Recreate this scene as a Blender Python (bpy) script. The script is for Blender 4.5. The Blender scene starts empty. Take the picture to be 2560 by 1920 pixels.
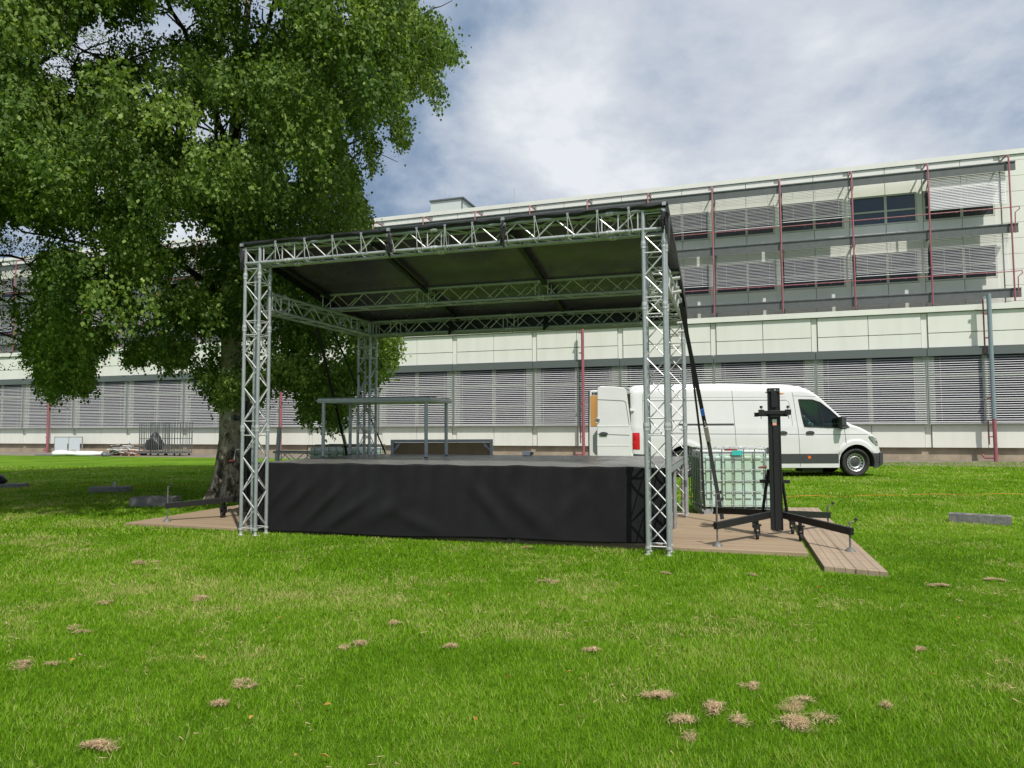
import bpy, bmesh, math, random
import numpy as np
from mathutils import Vector, Matrix
R = math.radians
random.seed(7); rng = np.random.default_rng(7)
scene = bpy.context.scene
COL = scene.collection

# ------------------------------------------------------------------ camera
cd = bpy.data.cameras.new('camera'); cam = bpy.data.objects.new('camera', cd); COL.objects.link(cam)
cd.sensor_width = 36; cd.lens = 36*1775/2560; cd.clip_end = 2000; cd.clip_start = .05
cam.location = (0, 0, 1.5); cam.rotation_euler = (R(93.48), R(.24), 0)
scene.camera = cam

# ------------------------------------------------------------------ light and sky
SUN_EL, SUN_AZ = 54.0, 24.0            # elevation; degrees to the right of straight behind the camera
sd = bpy.data.lights.new('sun', 'SUN'); sun = bpy.data.objects.new('sun', sd); COL.objects.link(sun)
sd.energy = 4.4; sd.angle = R(.6); sd.color = (1, .955, .88)
sv = Vector((math.sin(R(SUN_AZ))*math.cos(R(SUN_EL)), -math.cos(R(SUN_AZ))*math.cos(R(SUN_EL)), math.sin(R(SUN_EL))))
sun.rotation_euler = sv.to_track_quat('Z', 'Y').to_euler()
world = bpy.data.worlds.new('World'); scene.world = world; world.use_nodes = True
nt = world.node_tree; nt.nodes.clear()
def N(t, ty, **kw):
    n = t.nodes.new(ty)
    for k, v in kw.items():
        if k.startswith('_'): setattr(n, k[1:], v)
        else: n.inputs[k.replace('__', ' ')].default_value = v
    return n
def ramp(t, pts, interp='LINEAR'):
    n = t.nodes.new('ShaderNodeValToRGB'); n.color_ramp.interpolation = interp
    e = n.color_ramp.elements
    while len(e) < len(pts): e.new(.5)
    for i, (p, c) in enumerate(pts):
        e[i].position = p; e[i].color = (*c, 1) if len(c) == 3 else c
    return n
def math_(t, op, a, b=None):
    n = t.nodes.new('ShaderNodeMath'); n.operation = op
    for i, x in enumerate((a, b)):
        if x is None: continue
        if isinstance(x, (int, float)): n.inputs[i].default_value = x
        else: t.links.new(x, n.inputs[i])
    return n.outputs[0]
sky = N(nt, 'ShaderNodeTexSky', _sky_type='NISHITA', _sun_disc=False)
sky.sun_elevation = R(SUN_EL); sky.sun_rotation = R(180-SUN_AZ)
tc = nt.nodes.new('ShaderNodeTexCoord')
sep = nt.nodes.new('ShaderNodeSeparateXYZ'); nt.links.new(tc.outputs['Generated'], sep.inputs[0])
den = math_(nt, 'ADD', math_(nt, 'MAXIMUM', sep.outputs[2], 0.0), .42)
cmb = nt.nodes.new('ShaderNodeCombineXYZ')
nt.links.new(math_(nt, 'DIVIDE', sep.outputs[0], den), cmb.inputs[0])
nt.links.new(math_(nt, 'DIVIDE', sep.outputs[1], den), cmb.inputs[1])
mp = nt.nodes.new('ShaderNodeMapping'); mp.inputs['Location'].default_value = (15.75, 3.25, 0)
nt.links.new(cmb.outputs[0], mp.inputs[0])
n1 = N(nt, 'ShaderNodeTexNoise', Scale=1.9, Detail=12.0, Roughness=.58, Distortion=.15)
nt.links.new(mp.outputs[0], n1.inputs[0])
n2 = N(nt, 'ShaderNodeTexNoise', Scale=.75, Detail=2.0, Roughness=.4)
nt.links.new(mp.outputs[0], n2.inputs[0])
val = math_(nt, 'ADD', math_(nt, 'MULTIPLY', n1.outputs[0], 1.15), math_(nt, 'SUBTRACT', math_(nt, 'MULTIPLY', n2.outputs[0], .35), .225))
val = math_(nt, 'ADD', val, math_(nt, 'MULTIPLY', math_(nt, 'SUBTRACT', sep.outputs[2], .34), .40))
cl = ramp(nt, [(.42, (.22, .31, .45)), (.48, (.34, .43, .565)), (.535, (.49, .56, .665)), (.585, (.60, .65, .735)), (.645, (.70, .74, .80)), (.72, (.86, .89, .93))])
nt.links.new(val, cl.inputs[0])
sm = nt.nodes.new('ShaderNodeVectorMath'); sm.operation = 'SCALE'; sm.inputs['Scale'].default_value = .1
nt.links.new(sky.outputs[0], sm.inputs[0])
mx = nt.nodes.new('ShaderNodeMix'); mx.data_type = 'RGBA'; mx.inputs[0].default_value = .93
nt.links.new(sm.outputs[0], mx.inputs[6]); nt.links.new(cl.outputs[0], mx.inputs[7])
bg = N(nt, 'ShaderNodeBackground', Strength=1.0)
nt.links.new(mx.outputs[2], bg.inputs[0])
wo = nt.nodes.new('ShaderNodeOutputWorld'); nt.links.new(bg.outputs[0], wo.inputs[0])
scene.view_settings.view_transform = 'Standard'; scene.view_settings.look = 'None'
scene.view_settings.exposure = 0.0; scene.view_settings.gamma = 1.0
scene.render.resolution_x = 1024; scene.render.resolution_y = 768
scene.cycles.max_bounces = 8; scene.cycles.transparent_max_bounces = 12

# ------------------------------------------------------------------ materials
MATS = {}
def mat(name, color, rough=.6, metal=0., var=0., vscale=8., color2=None, bump=0., bscale=60., stretch=None, spec=.5, coat=0., trans=0., vdetail=5., lo=.35, hi=.65):
    if name in MATS: return MATS[name]
    m = bpy.data.materials.new(name); m.use_nodes = True; t = m.node_tree
    b = t.nodes['Principled BSDF']
    b.inputs['Roughness'].default_value = rough; b.inputs['Metallic'].default_value = metal
    b.inputs['Specular IOR Level'].default_value = spec; b.inputs['Coat Weight'].default_value = coat
    b.inputs['Transmission Weight'].default_value = trans
    b.inputs['Base Color'].default_value = (*color, 1)
    tc = t.nodes.new('ShaderNodeTexCoord'); src = tc.outputs['Object']
    if stretch:
        mpn = t.nodes.new('ShaderNodeMapping'); mpn.inputs['Scale'].default_value = stretch
        t.links.new(src, mpn.inputs[0]); src = mpn.outputs[0]
    if color2 or var:
        c2 = color2 or tuple(c*(1-var) for c in color); c1 = color if color2 else tuple(min(1, c*(1+var)) for c in color)
        n = N(t, 'ShaderNodeTexNoise', Scale=vscale, Detail=vdetail, Roughness=.6); t.links.new(src, n.inputs[0])
        r = ramp(t, [(lo, c2), (hi, c1)]); t.links.new(n.outputs[0], r.inputs[0]); t.links.new(r.outputs[0], b.inputs['Base Color'])
        rr = ramp(t, [(lo, (min(1, rough*1.15),)*3), (hi, (rough*.9,)*3)]); t.links.new(n.outputs[0], rr.inputs[0]); t.links.new(rr.outputs[0], b.inputs['Roughness'])
    if bump:
        n = N(t, 'ShaderNodeTexNoise', Scale=bscale, Detail=4.0); t.links.new(src, n.inputs[0])
        bp = N(t, 'ShaderNodeBump', Strength=bump, Distance=.02); t.links.new(n.outputs[0], bp.inputs['Height']); t.links.new(bp.outputs[0], b.inputs['Normal'])
    MATS[name] = m; return m
alu = mat('aluminium', (.40, .42, .43), .42, .5, var=.12, vscale=25)
alub = mat('aluminium_brace', (.60, .60, .60), .40, .45, var=.08, vscale=30)
alul = mat('aluminium_slat', (.67, .67, .69), .42, .0, var=.02, vscale=3)
galv = mat('galvanised_steel', (.42, .44, .45), .5, .7, var=.2, vscale=30)
tarp = mat('black_tarpaulin', (.012, .013, .016), .42, 0, var=.3, vscale=2, bump=.25, bscale=1.5)
under = mat('tarpaulin_underside', (.075, .055, .095), .28, 0, var=.3, vscale=1.2, bump=.25, bscale=1.2)
molton = mat('black_stage_cloth', (.0088, .0082, .0100), .8, 0, spec=.35, var=.12, vscale=2.5)
blackm = mat('black_painted_steel', (.012, .012, .013), .45, 0, var=.3, vscale=12, bump=.05)
rubber = mat('rubber', (.02, .02, .02), .8, 0, var=.2)
web = mat('black_webbing', (.012, .012, .014), .8)
deckm = mat('stage_ply', (.17, .165, .16), .30, 0, color2=(.12, .116, .112), vscale=2.2, bump=.05, bscale=90)
white = mat('white_van_paint', (.68, .67, .685), .28, 0, var=.03, vscale=1.5, coat=.6)
vandark = mat('dark_plastic_cladding', (.045, .048, .05), .6, 0, var=.12)
gap = mat('panel_gap', (.05, .055, .05), .8)
tyre = mat('tyre_rubber', (.028, .027, .026), .85, 0, var=.25, vscale=14)
rimm = mat('wheel_steel', (.48, .49, .49), .4, .7)
redl = mat('red_lamp', (.55, .005, .008), .2, 0, coat=.5)
orange = mat('orange_plastic', (.75, .13, .02), .35)
woodpanel = mat('plywood_lining', (.50, .25, .07), .55, 0, var=.12, vscale=4, stretch=(1, 1, .15))
brownply = mat('brown_film_ply', (.27, .185, .08), .42, 0, var=.15, vscale=3)
cream = mat('cream_wall_panel', (.745, .75, .69), .55, 0, color2=(.68, .685, .625), vscale=1.2, stretch=(1, 1, .18), lo=.30, hi=.55)
creamd = mat('cream_window_frame', (.52, .53, .47), .5)
bandm = mat('grey_fascia', (.125, .145, .145), .5, .2, var=.05, vscale=1)
beamm = mat('grey_walkway_steel', (.13, .14, .135), .5, .4, var=.12, vscale=3)
redp = mat('red_painted_tube', (.30, .10, .12), .5, 0, var=.12, vscale=6)
bluep = mat('grey_blue_pipe', (.22, .28, .31), .5, .1, var=.08)
concrete = mat('concrete_plinth', (.40, .33, .24), .9, 0, color2=(.27, .23, .17), vscale=1.5, bump=.2, bscale=40)
roofm = mat('roof_gravel', (.25, .25, .24), .95, var=.15, vscale=4)
penth = mat('penthouse_cladding', (.55, .60, .57), .55, 0, var=.02)
cblock = mat('grey_concrete_block', (.23, .225, .215), .92, 0, color2=(.15, .15, .145), vscale=12, bump=.5, bscale=60)
board = mat('whiteboard', (.60, .66, .70), .35, 0, var=.03)
whitesheet = mat('white_sheet', (.78, .79, .78), .5, 0, var=.05, vscale=5, bump=.4, bscale=8)
debris = mat('pale_scrap_wood', (.55, .48, .38), .8, 0, color2=(.28, .2, .14), vscale=9)
palletw = mat('pallet_wood', (.32, .17, .09), .85, 0, var=.25, vscale=9)
darkbag = mat('black_bag_plastic', (.012, .013, .016), .4, 0, bump=.6, bscale=9)
cupm = mat('clear_cup', (.75, .77, .78), .15, 0, trans=.6)
orope = mat('orange_cable', (.85, .22, .03), .6)
bluew = mat('blue_tag', (.02, .16, .62), .6)
tealw = mat('teal_label', (.03, .45, .40), .6)
sticker = mat('warning_sticker', (.75, .75, .76), .5)
stickero = mat('salmon_sticker', (.80, .38, .26), .5)
crank = mat('dark_red_grip', (.20, .03, .03), .5)
twig = mat('dark_branch', (.045, .036, .026), .9, 0, var=.3, vscale=9)

def glass(name, color, alpha_mix):
    m = bpy.data.materials.new(name); m.use_nodes = True; t = m.node_tree; t.nodes.clear()
    g = N(t, 'ShaderNodeBsdfGlossy', Roughness=.02); g.inputs[0].default_value = (.9, .95, .95, 1)
    tr = N(t, 'ShaderNodeBsdfTransparent'); tr.inputs[0].default_value = (*color, 1)
    mxs = N(t, 'ShaderNodeMixShader'); fr = N(t, 'ShaderNodeFresnel', IOR=1.45)
    t.links.new(math_(t, 'ADD', fr.outputs[0], alpha_mix), mxs.inputs[0]); t.links.new(tr.outputs[0], mxs.inputs[1]); t.links.new(g.outputs[0], mxs.inputs[2])
    o = t.nodes.new('ShaderNodeOutputMaterial'); t.links.new(mxs.outputs[0], o.inputs[0]); return m
vglass = glass('tinted_cab_glass', (.42, .62, .52), .02)
wglass = mat('office_window_glass', (.012, .010, .020), .08, 0, spec=.3, color2=(.025, .022, .022), vscale=.35)
wglass2 = mat('office_window_glass_bluish', (.03, .045, .065), .05, 0, spec=.8)
wglass3 = mat('office_window_glass_upper', (.045, .048, .055), .06, 0, spec=.7, color2=(.02, .022, .026), vscale=.5)
lampg = mat('headlamp_glass', (.10, .11, .12), .08, .6, color2=(.55, .56, .57), vscale=9)

def foliage(name, c1, c2, c3, trl=.35, scale=.8):
    m = bpy.data.materials.new(name); m.use_nodes = True; t = m.node_tree; t.nodes.clear()
    a = t.nodes.new('ShaderNodeAttribute'); a.attribute_name = 'tint'
    r = ramp(t, [(0, c1), (.55, c2), (1, c3)]); t.links.new(a.outputs['Fac'], r.inputs[0])
    p = N(t, 'ShaderNodeBsdfPrincipled', Roughness=.55); p.inputs['Specular IOR Level'].default_value = .3 if name == 'birch_leaf' else .1
    t.links.new(r.outputs[0], p.inputs['Base Color'])
    tl = N(t, 'ShaderNodeBsdfTranslucent')
    hs = N(t, 'ShaderNodeHueSaturation', Saturation=1.15, Value=1.3, Hue=.485); t.links.new(r.outputs[0], hs.inputs['Color']); t.links.new(hs.outputs[0], tl.inputs[0])
    mxs = N(t, 'ShaderNodeMixShader'); mxs.inputs[0].default_value = trl
    t.links.new(p.outputs[0], mxs.inputs[1]); t.links.new(tl.outputs[0], mxs.inputs[2])
    o = t.nodes.new('ShaderNodeOutputMaterial'); t.links.new(mxs.outputs[0], o.inputs[0]); return m
leafm = foliage('birch_leaf', (.050, .105, .018), (.155, .25, .045), (.38, .48, .13), .45)
leafy = foliage('acacia_leaf', (.075, .12, .016), (.13, .19, .025), (.20, .25, .04), .45)
grassm = foliage('grass_blade', (.065, .170, .005), (.185, .37, .012), (.44, .44, .16), .37)
strawm = foliage('dry_grass', (.20, .13, .08), (.55, .39, .24), (.78, .60, .40), .15)

# lawn surface
def lawn_mat():
    m = bpy.data.materials.new('lawn'); m.use_nodes = True; t = m.node_tree; b = t.nodes['Principled BSDF']
    tc = t.nodes.new('ShaderNodeTexCoord')
    def noise(s, d, rgh=.6, st=None):
        n = N(t, 'ShaderNodeTexNoise', Scale=s, Detail=d, Roughness=rgh)
        if st:
            mpn = t.nodes.new('ShaderNodeMapping'); mpn.inputs['Scale'].default_value = st; t.links.new(tc.outputs['Object'], mpn.inputs[0]); t.links.new(mpn.outputs[0], n.inputs[0])
        else: t.links.new(tc.outputs['Object'], n.inputs[0])
        return n.outputs[0]
    f = math_(t, 'ADD', math_(t, 'MULTIPLY', noise(.45, 6), .55), math_(t, 'MULTIPLY', noise(9, 8, .75), .5))
    r = ramp(t, [(.36, (.045, .11, .002)), (.48, (.085, .185, .004)), (.58, (.13, .25, .008)), (.74, (.21, .30, .035))]); t.links.new(f, r.inputs[0])
    r2 = ramp(t, [(.60, (0, 0, 0)), (.72, (.7, .7, .7))]); t.links.new(noise(1.3, 8, .72, (1, 1.6, 1)), r2.inputs[0])
    mxn = t.nodes.new('ShaderNodeMix'); mxn.data_type = 'RGBA'; t.links.new(r2.outputs[0], mxn.inputs[0]); t.links.new(r.outputs[0], mxn.inputs[6]); mxn.inputs[7].default_value = (.27, .25, .11, 1)
    t.links.new(mxn.outputs[2], b.inputs['Base Color']); b.inputs['Roughness'].default_value = .85; b.inputs['Specular IOR Level'].default_value = .15
    bp = N(t, 'ShaderNodeBump', Strength=.9, Distance=.05); t.links.new(noise(26, 7, .8), bp.inputs['Height']); t.links.new(bp.outputs[0], b.inputs['Normal'])
    return m
lawnm = lawn_mat()
def brickpave():
    m = bpy.data.materials.new('paving'); m.use_nodes = True; t = m.node_tree; b = t.nodes['Principled BSDF']
    tc = t.nodes.new('ShaderNodeTexCoord'); br = N(t, 'ShaderNodeTexBrick', Scale=4.0)
    br.inputs['Color1'].default_value = (.30, .25, .20, 1); br.inputs['Color2'].default_value = (.25, .22, .18, 1); br.inputs['Mortar'].default_value = (.14, .13, .10, 1)
    t.links.new(tc.outputs['Object'], br.inputs[0])
    n = N(t, 'ShaderNodeTexNoise', Scale=.8, Detail=5.); t.links.new(tc.outputs['Object'], n.inputs[0])
    mm = t.nodes.new('ShaderNodeMix'); mm.data_type = 'RGBA'; mm.blend_type = 'MULTIPLY'; mm.inputs[0].default_value = .5
    t.links.new(br.outputs[0], mm.inputs[6]); t.links.new(n.outputs[0], mm.inputs[7]); t.links.new(mm.outputs[2], b.inputs['Base Color'])
    b.inputs['Roughness'].default_value = .9; return m
pavem = brickpave()
def planks(name, c1, c2, dirx=True, width=.12, joint=None):
    """decking boards: fine grooves across the board direction, optional cross joints"""
    m = bpy.data.materials.new(name); m.use_nodes = True; t = m.node_tree; b = t.nodes['Principled BSDF']
    tc = t.nodes.new('ShaderNodeTexCoord')
    mpn = t.nodes.new('ShaderNodeMapping'); mpn.inputs['Scale'].default_value = (.6, 14, 6) if dirx else (14, .6, 6); t.links.new(tc.outputs['Object'], mpn.inputs[0])
    n = N(t, 'ShaderNodeTexNoise', Scale=1.0, Detail=6., Roughness=.65); t.links.new(mpn.outputs[0], n.inputs[0])
    r = ramp(t, [(.3, c2), (.65, c1)]); t.links.new(n.outputs[0], r.inputs[0])
    s = t.nodes.new('ShaderNodeSeparateXYZ'); t.links.new(tc.outputs['Object'], s.inputs[0])
    ax = s.outputs[1] if dirx else s.outputs[0]
    fr = math_(t, 'FRACT', math_(t, 'DIVIDE', ax, width)); g = math_(t, 'LESS_THAN', fr, .08)
    if joint:
        ax2 = s.outputs[0] if dirx else s.outputs[1]
        g = math_(t, 'MAXIMUM', g, math_(t, 'LESS_THAN', math_(t, 'FRACT', math_(t, 'DIVIDE', ax2, joint)), .02))
    mm = t.nodes.new('ShaderNodeMix'); mm.data_type = 'RGBA'; t.links.new(g, mm.inputs[0]); t.links.new(r.outputs[0], mm.inputs[6]); mm.inputs[7].default_value = (c2[0]*.55, c2[1]*.55, c2[2]*.55, 1)
    t.links.new(mm.outputs[2], b.inputs['Base Color']); b.inputs['Roughness'].default_value = .8
    bp = N(t, 'ShaderNodeBump', Strength=.5, Distance=.01); bp.invert = True; t.links.new(g, bp.inputs['Height']); t.links.new(bp.outputs[0], b.inputs['Normal']); return m
deckboard = planks('wood_composite_decking', (.37, .28, .18), (.24, .17, .11), True, .07)
rampboard = planks('ramp_decking', (.37, .285, .20), (.28, .21, .145), False, .10, .45)
def barkm():
    m = bpy.data.materials.new('birch_bark'); m.use_nodes = True; t = m.node_tree; b = t.nodes['Principled BSDF']
    tc = t.nodes.new('ShaderNodeTexCoord'); mpn = t.nodes.new('ShaderNodeMapping'); mpn.inputs['Scale'].default_value = (1, 1, .55); t.links.new(tc.outputs['Object'], mpn.inputs[0])
    v = N(t, 'ShaderNodeTexNoise', Scale=7.0, Detail=8., Roughness=.7, Distortion=.8); t.links.new(mpn.outputs[0], v.inputs[0])
    s = t.nodes.new('ShaderNodeSeparateXYZ'); t.links.new(tc.outputs['Object'], s.inputs[0])
    f = math_(t, 'ADD', v.outputs[0], math_(t, 'MULTIPLY', math_(t, 'MINIMUM', s.outputs[2], 2.2), .075))
    r = ramp(t, [(.46, (.035, .028, .02)), (.52, (.17, .135, .095)), (.60, (.40, .34, .26)), (.75, (.52, .46, .37))]); t.links.new(f, r.inputs[0]); t.links.new(r.outputs[0], b.inputs['Base Color'])
    b.inputs['Roughness'].default_value = .9
    bp = N(t, 'ShaderNodeBump', Strength=.8, Distance=.04); t.links.new(v.outputs[0], bp.inputs['Height']); t.links.new(bp.outputs[0], b.inputs['Normal']); return m
bark = barkm()
def ibcm():
    m = bpy.data.materials.new('tank_plastic'); m.use_nodes = True; t = m.node_tree; b = t.nodes['Principled BSDF']
    tc = t.nodes.new('ShaderNodeTexCoord'); n = N(t, 'ShaderNodeTexNoise', Scale=1.8, Detail=5.); t.links.new(tc.outputs['Object'], n.inputs[0])
    r = ramp(t, [(.35, (.42, .56, .40)), (.6, (.50, .66, .58))]); t.links.new(n.outputs[0], r.inputs[0])
    s = t.nodes.new('ShaderNodeSeparateXYZ'); t.links.new(tc.outputs['Object'], s.inputs[0])
    mm = t.nodes.new('ShaderNodeMix'); mm.data_type = 'RGBA'; t.links.new(math_(t, 'GREATER_THAN', s.outputs[2], 1.03), mm.inputs[0]); t.links.new(r.outputs[0], mm.inputs[6]); mm.inputs[7].default_value = (.72, .75, .73, 1)
    t.links.new(mm.outputs[2], b.inputs['Base Color']); b.inputs['Roughness'].default_value = .4
    b.inputs['Subsurface Weight'].default_value = .25; b.inputs['Subsurface Radius'].default_value = (.1, .15, .12); return m
tankm = ibcm()

# ------------------------------------------------------------------ mesh helpers
class MB:
    def __init__(s): s.v = []; s.f = []; s.m = []
    def add(s, vs, fs, mi=0):
        k = len(s.v); s.v += [tuple(p) for p in vs]; s.f += [tuple(i+k for i in f) for f in fs]; s.m += [mi]*len(fs); return s
    def box(s, x0, x1, y0, y1, z0, z1, mi=0):
        v = [(x, y, z) for x in (x0, x1) for y in (y0, y1) for z in (z0, z1)]
        return s.add(v, [(0, 1, 3, 2), (4, 6, 7, 5), (0, 4, 5, 1), (2, 3, 7, 6), (0, 2, 6, 4), (1, 5, 7, 3)], mi)
    def bar(s, p, q, w, h, mi=0, up=(0, 0, 1), taper=1.):
        p, q = Vector(p), Vector(q); d = (q-p).normalized(); up = Vector(up)
        if abs(d.dot(up)) > .98: up = Vector((1, 0, 0))
        a = d.cross(up).normalized(); b = a.cross(d)
        v = []
        for c, k in ((p, 1.), (q, taper)):
            for i, j in ((-1, -1), (1, -1), (1, 1), (-1, 1)): v.append(c+a*(i*w/2*k)+b*(j*h/2*k))
        return s.add(v, [(3, 2, 1, 0), (4, 5, 6, 7), (0, 1, 5, 4), (1, 2, 6, 5), (2, 3, 7, 6), (3, 0, 4, 7)], mi)
    def tube(s, p, q, r, n=8, mi=0, r2=None, caps=True):
        return s.path([p, q], [r, r if r2 is None else r2], n, mi, caps)
    def path(s, pts, rs, n=8, mi=0, caps=True):
        pts = [Vector(p) for p in pts]; 
        if not hasattr(rs, '__len__'): rs = [rs]*len(pts)
        k = len(s.v); prev = None
        for i, p in enumerate(pts):
            d = (pts[min(i+1, len(pts)-1)]-pts[max(i-1, 0)]).normalized()
            if prev is None:
                up = Vector((0, 0, 1)) if abs(d.z) < .95 else Vector((1, 0, 0)); a = d.cross(up).normalized()
            else: a = (prev-d*prev.dot(d)).normalized()
            prev = a; b = d.cross(a)
            for j in range(n):
                t = 2*math.pi*j/n; s.v.append(tuple(p+(a*math.cos(t)+b*math.sin(t))*rs[i]))
        for i in range(len(pts)-1):
            for j in range(n):
                s.f.append((k+i*n+j, k+i*n+(j+1) % n, k+(i+1)*n+(j+1) % n, k+(i+1)*n+j)); s.m.append(mi)
        if caps:
            s.f.append(tuple(k+j for j in reversed(range(n)))); s.m.append(mi)
            s.f.append(tuple(k+(len(pts)-1)*n+j for j in range(n))); s.m.append(mi)
        return s
    def prism(s, poly, y0, y1, mi=0, axis='y'):
        """poly = (x,z) outline extruded along y"""
        n = len(poly); f = (lambda a, b, c: (a, c, b)) if axis == 'y' else ((lambda a, b, c: (c, a, b)) if axis == 'x' else (lambda a, b, c: (a, b, c)))
        v = [f(a, b, y0) for a, b in poly]+[f(a, b, y1) for a, b in poly]
        fs = [tuple(range(n)), tuple(reversed(range(n, 2*n)))]+[(i, i+n, (i+1) % n+n, (i+1) % n) for i in range(n)]
        return s.add(v, fs, mi)
    def lathe(s, prof, c, axis, n=24, mi=0):
        """prof = [(r, h)] about axis through c"""
        ax = Vector(axis).normalized(); a = ax.cross(Vector((0, 0, 1)) if abs(ax.z) < .9 else Vector((1, 0, 0))).normalized(); b = ax.cross(a); c = Vector(c)
        k = len(s.v)
        for r, h in prof:
            for j in range(n):
                t = 2*math.pi*j/n; s.v.append(tuple(c+ax*h+(a*math.cos(t)+b*math.sin(t))*r))
        for i in range(len(prof)-1):
            for j in range(n):
                s.f.append((k+i*n+j, k+i*n+(j+1) % n, k+(i+1)*n+(j+1) % n, k+(i+1)*n+j)); s.m.append(mi)
        return s
    def build(s, name, mats, parent=None, smooth=False, bevel=0., recalc=True, angle=35):
        me = bpy.data.meshes.new(name); me.from_pydata(s.v, [], s.f)
        if not isinstance(mats, (list, tuple)): mats = [mats]
        for m in mats: me.materials.append(m)
        me.polygons.foreach_set('material_index', s.m)
        if recalc:
            bm = bmesh.new(); bm.from_mesh(me); bmesh.ops.recalc_face_normals(bm, faces=bm.faces); bm.to_mesh(me); bm.free()
        if smooth:
            me.polygons.foreach_set('use_smooth', [True]*len(me.polygons)); me.set_sharp_from_angle(angle=R(angle))
        o = bpy.data.objects.new(name, me); COL.objects.link(o)
        if parent: o.parent = parent
        if bevel:
            md = o.modifiers.new('bevel', 'BEVEL'); md.width = bevel; md.segments = 2; md.limit_method = 'ANGLE'; md.angle_limit = R(40)
        return o
def tag(o, label=None, cat=None, group=None, kind=None):
    if label: o['label'] = label
    if cat: o['category'] = cat
    if group: o['group'] = group
    if kind: o['kind'] = kind
    return o
def thing(name, label, cat, loc=(0, 0, 0), rot=0, group=None):
    o = bpy.data.objects.new(name, None); COL.objects.link(o); o.empty_display_size = .2
    o.location = loc; o.rotation_euler = (0, 0, R(rot)); return tag(o, label, cat, group)
def copy_thing(root, loc, rot, label):
    r = root.copy(); COL.objects.link(r); r.location = loc; r.rotation_euler = (0, 0, R(rot)); r['label'] = label
    for ch in list(root.children):
        c = ch.copy(); COL.objects.link(c); c.parent = r
        for g in list(ch.children):
            d = g.copy(); COL.objects.link(d); d.parent = c
    return r
def npmesh(name, verts, faces_n, nper, material, tint, label=None, cat=None, kind=None, parent=None):
    """verts (F*nper,3) array of separate faces; tint per vertex"""
    me = bpy.data.meshes.new(name); nv = len(verts)
    me.vertices.add(nv); me.vertices.foreach_set('co', verts.astype(np.float32).ravel())
    me.loops.add(nv); me.loops.foreach_set('vertex_index', np.arange(nv, dtype=np.int32))
    me.polygons.add(faces_n); me.polygons.foreach_set('loop_start', np.arange(0, nv, nper, dtype=np.int32))
    at = me.attributes.new('tint', 'FLOAT', 'POINT'); at.data.foreach_set('value', tint.astype(np.float32))
    me.materials.append(material); me.update(calc_edges=True); me.validate()
    o = bpy.data.objects.new(name, me); COL.objects.link(o)
    if parent: o.parent = parent
    return tag(o, label, cat, None, kind)

# frames
SO, SA = Vector((-3.82, 10.09, 0)), -17.2        # stage frame: u along its front, v away from the camera
sdv = Vector((math.cos(R(SA)), math.sin(R(SA)), 0)); snv = Vector((-math.sin(R(SA)), math.cos(R(SA)), 0))
def S(u, v, z=0): return SO+sdv*u+snv*v+Vector((0, 0, z))
BO, BA = Vector((19.979, 29.751, 0)), -18.3      # building frame
bdv = Vector((math.cos(R(BA)), math.sin(R(BA)), 0)); bnv = Vector((-math.sin(R(BA)), math.cos(R(BA)), 0))
def B(u, v, z=0): return BO+bdv*u+bnv*v+Vector((0, 0, z))

# ------------------------------------------------------------------ ground
g = MB(); n = 60
g.add([(-400, -60, 0), (400, -60, 0), (400, 500, 0), (-400, 500, 0)], [(0, 1, 2, 3)])
tag(g.build('lawn', lawnm, recalc=False), kind='structure')
pv = MB(); pv.box(-90, 30, -4.6, .6, -.2, .006)
o = pv.build('pavement', pavem); o.location = BO; o.rotation_euler = (0, 0, R(BA)); tag(o, kind='structure')

# ------------------------------------------------------------------ office building
bld = thing('office_building', 'long cream panelled office block with louvred blinds, grey walkways and red railings', 'building', BO, BA)
LB = 4.384; UB = 3.3
lowj = [2.11+LB-LB*k for k in range(17)]          # joints, right to left
w = MB()
w.box(lowj[-1], 12, .06, 14, .56, 6.5, 1)          # dark backing body
for k in range(16):
    a, b_ = lowj[k+1], lowj[k]; mid = (a+b_)/2
    for (p, q) in ((a+.14, mid-.012), (mid+.012, b_-.14)):
        w.box(p, q, -.06, .055, .56, 1.50)
        w.box(p, q, -.06, .055, 4.84, 5.445)
        w.box(p, q, -.06, .055, 5.475, 6.33)
    w.box(b_-.115, b_+.115, 0, .055, .56, 6.33)   # recessed pilaster strip
w.box(-75, 12, -.16, .3, 6.36, 6.60); w.box(-75, 12, .3, 14, 6.5, 6.56, 2)
w.box(-75, 12, -.10, .055, 1.51, 1.56)
w.box(-75, 12, .10, .5, -.1, .559, 3)
w.build('wall', [cream, gap, roofm, concrete], bld)
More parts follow.
